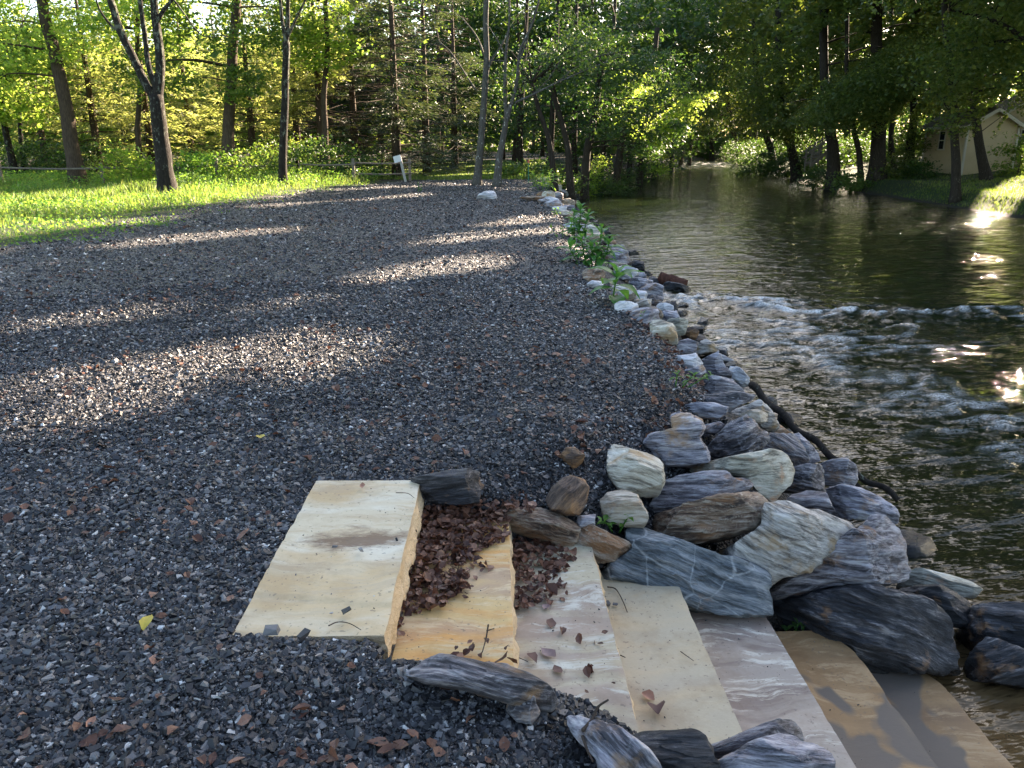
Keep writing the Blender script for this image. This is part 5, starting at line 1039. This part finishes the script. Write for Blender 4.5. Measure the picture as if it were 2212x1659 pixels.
# woods behind the meadow and the lawn: lower, further rows -----------------
k = 0; rgw = np.random.default_rng(99)
for y, xs_ in ((50, (-33, -29, -25)), (56, (-37, -31, -26, -21, -16, -11)), (64, (-42, -36, -30, -24, -18, -12, -6, 0, 5)), (76, (-50, -43, -36, -29, -22, -15, -8, -1, 6, 12)), (92, (-60, -50, -41, -32, -23, -14, -5, 4, 12, 20)), (118, (-76, -62, -48, -35, -22, -9, 4, 18, 32, 46, 60, 76))):
    for x in xs_:
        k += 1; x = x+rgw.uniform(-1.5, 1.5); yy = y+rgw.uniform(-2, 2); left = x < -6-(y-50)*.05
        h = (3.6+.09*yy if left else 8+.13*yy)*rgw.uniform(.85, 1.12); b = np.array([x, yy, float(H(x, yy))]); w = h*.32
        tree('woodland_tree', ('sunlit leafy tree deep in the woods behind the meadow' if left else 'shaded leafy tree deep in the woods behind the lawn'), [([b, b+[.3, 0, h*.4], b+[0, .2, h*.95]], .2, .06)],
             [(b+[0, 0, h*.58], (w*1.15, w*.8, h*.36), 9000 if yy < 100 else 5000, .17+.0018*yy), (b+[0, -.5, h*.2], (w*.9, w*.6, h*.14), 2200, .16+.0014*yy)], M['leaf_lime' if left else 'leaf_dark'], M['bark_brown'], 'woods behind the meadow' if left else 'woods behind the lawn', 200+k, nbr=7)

# the far wooded rise that closes the view
rg = np.random.default_rng(61); n_ = 150000; x = rg.uniform(-170, 190, n_); y = rg.uniform(128, 160, n_)
z = rg.random(n_)*(15+5*n2(x, y, .09, 3)+3*n2(x, y, .4, 5)-5*sst(-20, -60, x)); v, f = leaves_at(np.stack([x, y, z], -1), np.full(n_, .75), rg, .2)
tag(link('far_woods', mesh('far_woods', v, f, {'rnd': ('FACE', rg.random(n_))}, False, [M['leaf_mid']])), 'distant wooded rise closing the valley', 'woods', kind='stuff')
# shrubs ---------------------------------------------------------------------
def shrub(b, rad, n_, sz, lab, lm, seed, group=None, name='shrub'):
    b = np.array(b, float); b[2] = H(b[0], b[1]); rg = np.random.default_rng(seed)
    return tree(name, lab, [([b, b+[.05, 0, rad[2]*.8]], .03, .012)], [(b+[0, 0, rad[2]*.75], rad, n_, sz)], M[lm], M['twig'], group, seed, zmin=.02, cat='shrub', nbr=10, docull=False)
s0 = hit(1262, 425); s0[1] -= 0
o = tree('vine_shrub', 'yellow-green vine shrub climbing in the sun where the stone wall ends', [([s0, s0+[.2, .3, .5], s0+[.55, .6, 1.1], s0+[1.0, .9, 1.7]], .03, .012)],
     [(s0+[.0, .2, .25], (.5, .4, .28), 900, .09), (s0+[.25, .4, .7], (.3, .3, .35), 500, .09), (s0+[.45, .6, 1.15], (.3, .3, .35), 420, .09), (s0+[.8, .8, 1.6], (.35, .3, .3), 300, .085)], M['leaf_lime'], M['twig'], None, 400, docull=False, zmin=0, cat='shrub', nbr=8)
for q, (px, y, r, h, lm, lab) in enumerate([(300, 31.5, 1.2, .8, 'leaf_lime', 'bright bush at the meadow edge before the forked tree'), (430, 33, 1.6, .75, 'weed', 'low bush under the stout brown tree'), (560, 33.5, 1.8, .8, 'leaf_mid', 'low bush along the fence near the slim tree'), (700, 35.5, 1.5, .9, 'leaf_dark', 'dark bush swallowing the rail fence'),
      (800, 36.5, 1.0, .55, 'leaf_dark', 'low dark bush behind the two-rail fence section'), (80, 37, 2.0, 1.0, 'leaf_dark', 'dark bush behind the long rail in the meadow corner'), (230, 38, 2.2, .9, 'leaf_dark', 'dark undergrowth bush behind the leaning tree'), (640, 39, 2, 1.1, 'leaf_mid', 'bush behind the fence past the slim tree'),
      (1100, 37.5, .9, .35, 'leaf_mid', 'low weedy bush by the pale mottled tree'), (1160, 38.5, 1.0, .4, 'leaf_dark', 'low dark bush by the green stake'), (1215, 37, .9, .45, 'leaf_dark', 'dark low bush at the end of the wall'), (1330, 45, 1.5, .9, 'leaf_dark', 'dark bush hanging to the water at the near river bend'), (1300, 40.5, 1.2, .8, 'leaf_dark', 'dark bush on the bank behind the yellow-green shrub'),
      (1400, 58, 2.0, 1.1, 'leaf_dark', 'dark bush at the water where the river narrows')]):
    x = (px-CX)/FPX*y*.99; shrub((x, y, 0), (r, r*.6, h), int(1500*r), .11, lab, lm, 420+q, 'bushes at the wood edge')
for q, (px, y, r, h) in enumerate([(1700, 62, 2.4, 1.2), (1668, 84, 3, 1.6), (1620, 96, 3.4, 1.8), (1780, 58, 2.2, 1.0), (1830, 66, 2.6, 1.2), (1880, 70, 3, 1.3), (1560, 128, 5, 2.6), (1500, 132, 5, 2.6), (1610, 120, 4.5, 2.2), (1930, 74, 3, 1.4), (1740, 90, 4, 1.8)]):
    x = (px-CX)/FPX*y*.96; shrub((x, y, 0), (r, r*.6, h), int(1500*r), .16, 'dark bush in the shade behind the far bank trunks', 'leaf_dark', 480+q, 'shaded bushes behind the far bank trunks')
for q, (px, y, r, h, lm, lab) in enumerate([(1838, 43, .9, .7, 'leaf_mid', 'small sapling bush on the earth bank below the slim trunk'), (1930, 44, 1.2, .9, 'leaf_river', 'leafy bush between the thickest trunk and the shed'), (1990, 43, .7, .5, 'leaf_dark', 'bush at the dark corner of the shed'), (2196, 41, 1.0, 1.1, 'leaf_mid', 'rounded bush past the shed gable'), (1760, 47, 1.2, .6, 'leaf_dark', 'dark bush beside the wooden stairs'),
       (1640, 62, 2, 1.2, 'leaf_dark', 'dark bush under the old split trunk')]):
    x = (px-CX)/FPX*y*.97; shrub((x, y, 0), (r, r*.7, h), int(1400*r), .12, lab, lm, 450+q, 'bushes on the far bank')

# meadow weeds and grass ------------------------------------------------------
def blades(x, y, h, rg, w=.012, lean=.35):
    n_ = len(x); a = rg.uniform(0, 6.283, n_); l = rg.normal(0, lean, n_)*h; z = H(x, y); d = np.stack([np.cos(a), np.sin(a)], -1)
    s = np.stack([-d[:, 1], d[:, 0]], -1)*w; B = np.stack([x, y, z-.01], -1)
    V = np.zeros((n_, 4, 3)); V[:, 0] = B; V[:, 0, :2] -= s; V[:, 1] = B; V[:, 1, :2] += s
    V[:, 2] = B; V[:, 2, :2] += s*.7+d*l[:, None]*.45; V[:, 2, 2] += h*.6; V[:, 3] = B; V[:, 3, :2] += d*l[:, None]; V[:, 3, 2] += h
    return V.reshape(-1, 3), (np.arange(n_)[:, None]*4+np.array([[0, 1, 2, 3]]))
rg = np.random.default_rng(31)
n_ = 150000; x = -rg.uniform(0, 1, n_)**.8*26-5.5; y = rg.uniform(9, 36, n_); ang = np.degrees(np.arctan2(x, y)); den = sst(1.1, -1.6, x-pad_edge(y)-n2(x, y, .8, 6, 3)*2.4)**1.6
k = (ang > -40) & (rg.random(n_) < den) & (rg.random(n_) < 1.15-(y/48)); x, y = x[k], y[k]
hh = .06+.17*sst(-.3, .5, n2(x, y, .3, 44))*sst(0, 1.8, pad_edge(y)-x)+.12*sst(20, 30, y)
v1, f1 = blades(x, y, hh*rg.uniform(.5, 1.6, len(x)), rg, .010)
m1 = len(f1)
tag(link('meadow_grass', mesh('meadow_grass', v1, f1, {'rnd': ('FACE', rg.random(m1))}, False, [M['grass']])), 'long bright green grass of the meadow beside the gravel', 'grass', kind='stuff')
n_ = 190000; x = -rg.uniform(0, 1, n_)**.8*26-5.5; y = rg.uniform(9.5, 37, n_); ang = np.degrees(np.arctan2(x, y)); den = sst(1.3, -1.0, x-pad_edge(y)-n2(x, y, .8, 6, 3)*2.4)**1.4; pz = n2(x, y, .5, 71)
k = (ang > -40) & (rg.random(n_) < den*(.25+sst(-.3, .3, pz))); x, y, pz = x[k], y[k], pz[k]
ht = (.12+.35*sst(-.2, .6, pz)+.22*sst(24, 33, y))*sst(-.2, 1.6, pad_edge(y)-x)+.04
P = np.stack([x, y, H(x, y)+rg.random(len(x))**.7*ht], -1); v, f = leaves_at(P, np.full(len(P), .055), rg, 0)
tag(link('meadow_weeds', mesh('meadow_weeds', v, f, {'rnd': ('FACE', rg.random(len(P)))}, False, [M['weed']])), 'leafy weeds growing through the meadow grass', 'weeds', kind='stuff')
n_ = 60000; x = rg.uniform(-12, 3.2, n_); y = rg.uniform(35.8, 72, n_)**1.0; k = (rg.random(n_) < (36/y)**2.0) & (x < wX(y)-.8); x, y = x[k], y[k]
v1, f1 = blades(x, y, (.05+.1*sst(38.5, 36, y)+.06*sst(0, 1, x))*rg.uniform(.6, 1.6, len(x)), rg, .02)
n_ = 52000; x2 = rg.uniform(17, 31, n_); y2_ = rg.uniform(20, 47, n_); ok = (x2 > rX(y2_)+.05) & (rg.random(n_) < sst(46, 38, y2_+n2(x2, y2_, .5, 4)*6)*(.35+.65*sst(-.2, .2, n2(x2, y2_, .6, 14)))); x2, y2_ = x2[ok], y2_[ok]
v2, f2 = blades(x2, y2_, rg.uniform(.04, .13, len(x2)), rg, .016)
tag(link('lawn_grass', mesh('lawn_grass', v1, f1, {'rnd': ('FACE', rg.random(len(f1)))}, False, [M['grass']])), 'mown lawn with ragged edge beyond the rail fence', 'grass', kind='stuff')
tag(link('bank_grass', mesh('bank_grass', v2, f2, {'rnd': ('FACE', rg.random(len(f2)))}, False, [M['grass']])), 'short grass on the shaded far bank', 'grass', kind='stuff')

# ---------------------------------------------------------------- fence, sign, stake
n = NT('weathered_wood'); o_ = n.obj(); g_ = n.noise(n.map(o_, (2, 9, 9)), 3, 5, .7)
n.fin(n.ramp(g_, [(.3, (.07, .055, .042)), (.7, (.24, .2, .16))]), .85, n.bump(g_, .6, .01)); M['wood'] = n.m
def fence(pts, lab, rails=(.32, .75), hp=.95, low=()):
    o = link('rail_fence', None); c = np.array([pts[0][0], pts[0][1], 0.]); o.location = c; tag(o, lab, 'fence', 'split-rail fence sections')
    for q, (x, y) in enumerate(pts):
        z = float(H(x, y)); m = MB(); m.beam((x, y, z-.1), (x+.02*math.sin(q*3), y, z+hp+.05*math.sin(q*5)), .11, .09); m.build('post', M['wood'], o, False, c)
        if q:
            x0, y0 = pts[q-1]; z0 = float(H(x0, y0))
            for r in rails:
                if (q, r) in low: continue
                m = MB(); P = smooth_path([(x0-.1, y0, z0+r+.03*math.sin(q*7+r)), ((x0+x)/2, (y0+y)/2-.02, (z0+z)/2+r-.03), (x+.1, y, z+r+.02*math.cos(q*4))], 6); m.tube(P, .034, 5); m.build('rail', M['wood'], o, False, c)
def fx(px, y): return ((px-CX)/FPX*y*.985, y)
fence([fx(770, 34.2), fx(889, 35.2)], 'two-rail wooden fence section ending at the white sign')
fence([fx(652, 33.6), fx(770, 34.2)], 'upper-rail fence section fading into the dark bush', (.72,))
fence([fx(20, 32.5), fx(236, 32.5), fx(345, 32.8), fx(480, 33.2), fx(652, 33.6)], 'long single thin rail running behind the meadow', (.7,))
sx, sy = fx(879, 34.0); sz = float(H(sx, sy))
o = link('white_sign', None); o.location = (sx, sy, sz); tag(o, 'blank white sign nailed on a leaning pale post at the fence end', 'sign')
m = MB(); m.beam((.03, 0, -.1), (-.18, -.02, 1.0), .1, .05); m.build('post', flatmat('pale_post', (.42, .4, .36)), o)
m = MB(); a = math.radians(-14); Rb = np.array([[math.cos(a), 0, -math.sin(a)], [0, 1, 0], [math.sin(a), 0, math.cos(a)]]).T
m.box((-.28, -.07, .92), (.31, .02, .26), R=Rb); m.build('board', flatmat('white_board', (.8, .81, .84), .5), o)
sx, sy = fx(1141, 33.5); sz = float(H(sx, sy))
o = link('marker_stake', None); o.location = (sx, sy, sz); tag(o, 'thin green metal stake with a red top beyond the gravel', 'stake')
m = MB(); m.beam((0, 0, -.1), (0, 0, .78), .035, .035); m.build('stem', flatmat('stake_green', (.03, .2, .12)), o)
m = MB(); m.box((0, 0, .83), (.07, .05, .12)); m.build('cap', flatmat('stake_red', (.7, .15, .1)), o)

# ---------------------------------------------------------------- shed, house, stairs
n = NT('cream_siding'); n.fin(n.mix(n.noise(n.obj(), 3, 4), (.56, .44, .26), (.46, .35, .2)), .7); M['siding'] = n.m
M['trim'] = flatmat('pale_trim', (.66, .6, .48)); M['roofm'] = flatmat('shed_roof', (.2, .17, .14), .9); M['pane'] = None
n = NT('window_glass'); n.fin((.02, .025, .03), .08, spec=.8); M['pane'] = n.m
def building(name, lab, cat, loc, rz, W, L, He, Hp, wins, sid='siding', lap=.2):
    """gable walls at +-L/2 along local y; eaves at He, ridge at Hp along local y"""
    o = link(name, None); o.location = loc; o.rotation_euler = (0, 0, rz); tag(o, lab, cat)
    m = MB(); nl = int(round(He/lap))
    for s in (-1, 1):
        for q in range(nl): # boards, each tipped out a little at the bottom
            z0, z1 = q*lap, q*lap+lap
            m.add([[s*(W/2+.02), -L/2, z0], [s*(W/2+.02), L/2, z0], [s*(W/2), L/2, z1], [s*(W/2), -L/2, z1]], [[0, 1, 2, 3]])
            m.add([[s*(W/2), -L/2, z0], [s*(W/2), L/2, z0], [s*(W/2+.02), L/2, z0], [s*(W/2+.02), -L/2, z0]], [[0, 1, 2, 3]])
            m.add([[-W/2, s*(L/2+.02), z0], [W/2, s*(L/2+.02), z0], [W/2, s*(L/2), z1], [-W/2, s*(L/2), z1]], [[0, 1, 2, 3]])
            m.add([[-W/2, s*(L/2), z0], [W/2, s*(L/2), z0], [W/2, s*(L/2+.02), z0], [-W/2, s*(L/2+.02), z0]], [[0, 1, 2, 3]])
        ng = int((Hp-He)/lap)+1
        for q in range(ng):
            z0, z1 = He+q*lap, min(He+(q+1)*lap, Hp); w0 = W/2*(Hp-z0)/(Hp-He); w1 = W/2*(Hp-z1)/(Hp-He)
            m.add([[-w0, s*(L/2+.02), z0], [w0, s*(L/2+.02), z0], [w1, s*L/2, z1], [-w1, s*L/2, z1]], [[0, 1, 2, 3]])
    m.box((0, 0, He/2), (W-.02, L-.02, He)); m.build('wall', M[sid], o)
    m = MB(); sl_ = (Hp-He)/(W/2); ov = .28; e = W/2+ov
    for s in (-1, 1):
        a = np.array([[0, -L/2-ov, Hp+.02], [0, L/2+ov, Hp+.02], [s*e, L/2+ov, Hp-sl_*e+.02], [s*e, -L/2-ov, Hp-sl_*e+.02]]); m.add(np.vstack([a, a+[0, 0, .08]]), [[0, 1, 2, 3], [4, 5, 6, 7], [0, 1, 5, 4], [1, 2, 6, 5], [2, 3, 7, 6], [3, 0, 4, 7]])
    m.build('roof', M['roofm'], o)
    m = MB()
    for s in (-1, 1):
        for t in (-1, 1):
            a = np.array([0, t*(L/2+ov+.015), Hp-.03]); b_ = np.array([s*e, t*(L/2+ov+.015), Hp-sl_*e-.03]); m.beam(a, b_, .03, .16)
            m.beam((s*(W/2+.03), t*(L/2+.03), 0), (s*(W/2+.03), t*(L/2+.03), He-.05), .1, .1)
        m.beam((s*(e+.015), -L/2-ov, Hp-sl_*e+.0), (s*(e+.015), L/2+ov, Hp-sl_*e+.0), .03, .14)
    m.build('trim', M['trim'], o)
    for (face, u, z, w, h) in wins:
        wo = MB(); f = .07; cx, cy = (face[0]*(W/2+.04), u) if face[0] else (u, face[1]*(L/2+.04)); dxy = (0, 1) if face[0] else (1, 0)
        def bx_(du, dz, bw, bh, th, mm): mm.box((cx+dxy[0]*du, cy+dxy[1]*du, z+dz), (max(dxy[0]*bw, th), max(dxy[1]*bw, th), bh))
        bx_(0, h/2, w+2*f, f, .06, wo); bx_(0, -h/2, w+2*f, f, .06, wo); bx_(w/2, 0, f, h, .05, wo); bx_(-w/2, 0, f, h, .05, wo); bx_(0, 0, w, .04, .045, wo)
        fr = wo.build('window', M['trim'], o); pn = MB(); bx_(0, 0, w, h, .02, pn); pn.build('pane', M['pane'], fr)
    return o
cor = at_y(2078, 366, 43.5); cz = float(H(cor[0], cor[1]))
ang = math.radians(5); W_, L_ = 2.7, 3.6      # corner nearest the camera = (-W/2, -L/2)
cx_ = cor[0]+(W_/2*math.cos(ang)-L_/2*math.sin(ang)); cy_ = cor[1]+(W_/2*math.sin(ang)+L_/2*math.cos(ang))
building('garden_shed', 'small cream clapboard shed with a gable roof and one narrow window behind the trees', 'shed', (cx_, cy_, cz), ang, W_, L_, 2.55, 3.3, [((-1, 0), 0.25, 1.75, .5, .95)])
hb_ = at_y(2225, 355, 55); building('cream_house', 'pale house wall with a window glimpsed past the shed', 'house', (hb_[0]+2.6, hb_[1]+3, float(H(hb_[0], hb_[1]))), -.3, 7, 9, 3.4, 5.2, [((-1, 0), -2.5, 1.6, .9, 1.2), ((0, -1), -2.2, 1.6, .9, 1.2)])
# wooden stairs on the far bank
s0 = at_z(1752, 360, -.9); y_ = 49.0; s0 = at_y(1750, 359, y_); s1 = at_y(1785, 330, y_+.6)
o = link('wooden_stairs', None); o.location = s0; tag(o, 'weathered wooden stairs with handrails leading down to the river on the far bank', 'stairs')
d = s1-s0
for k2, dy in (('stringer', 0), ('stringer', .9)):
    m = MB(); m.beam(s0+[0, dy, 0], s1+[0, dy, 0], .06, .2); m.build(k2, M['wood'], o, False, s0)
    for zz in (.55, .9):
        m = MB(); m.beam(s0+[-.2, dy-.05, zz-.1], s1+[.2, dy-.05, zz], .05, .07); m.build('handrail', M['wood'], o, False, s0)
    for t in (0, .5, 1.0):
        m = MB(); m.beam(s0+d*t+[0, dy-.05, -.4], s0+d*t+[0, dy-.05, .95], .08, .08); m.build('post', M['wood'], o, False, s0)
for t in np.linspace(.08, .95, 5):
    m = MB(); m.box(s0+d*t+[0, .45, .1], (.28, .9, .04)); m.build('tread', M['wood'], o, False, s0)
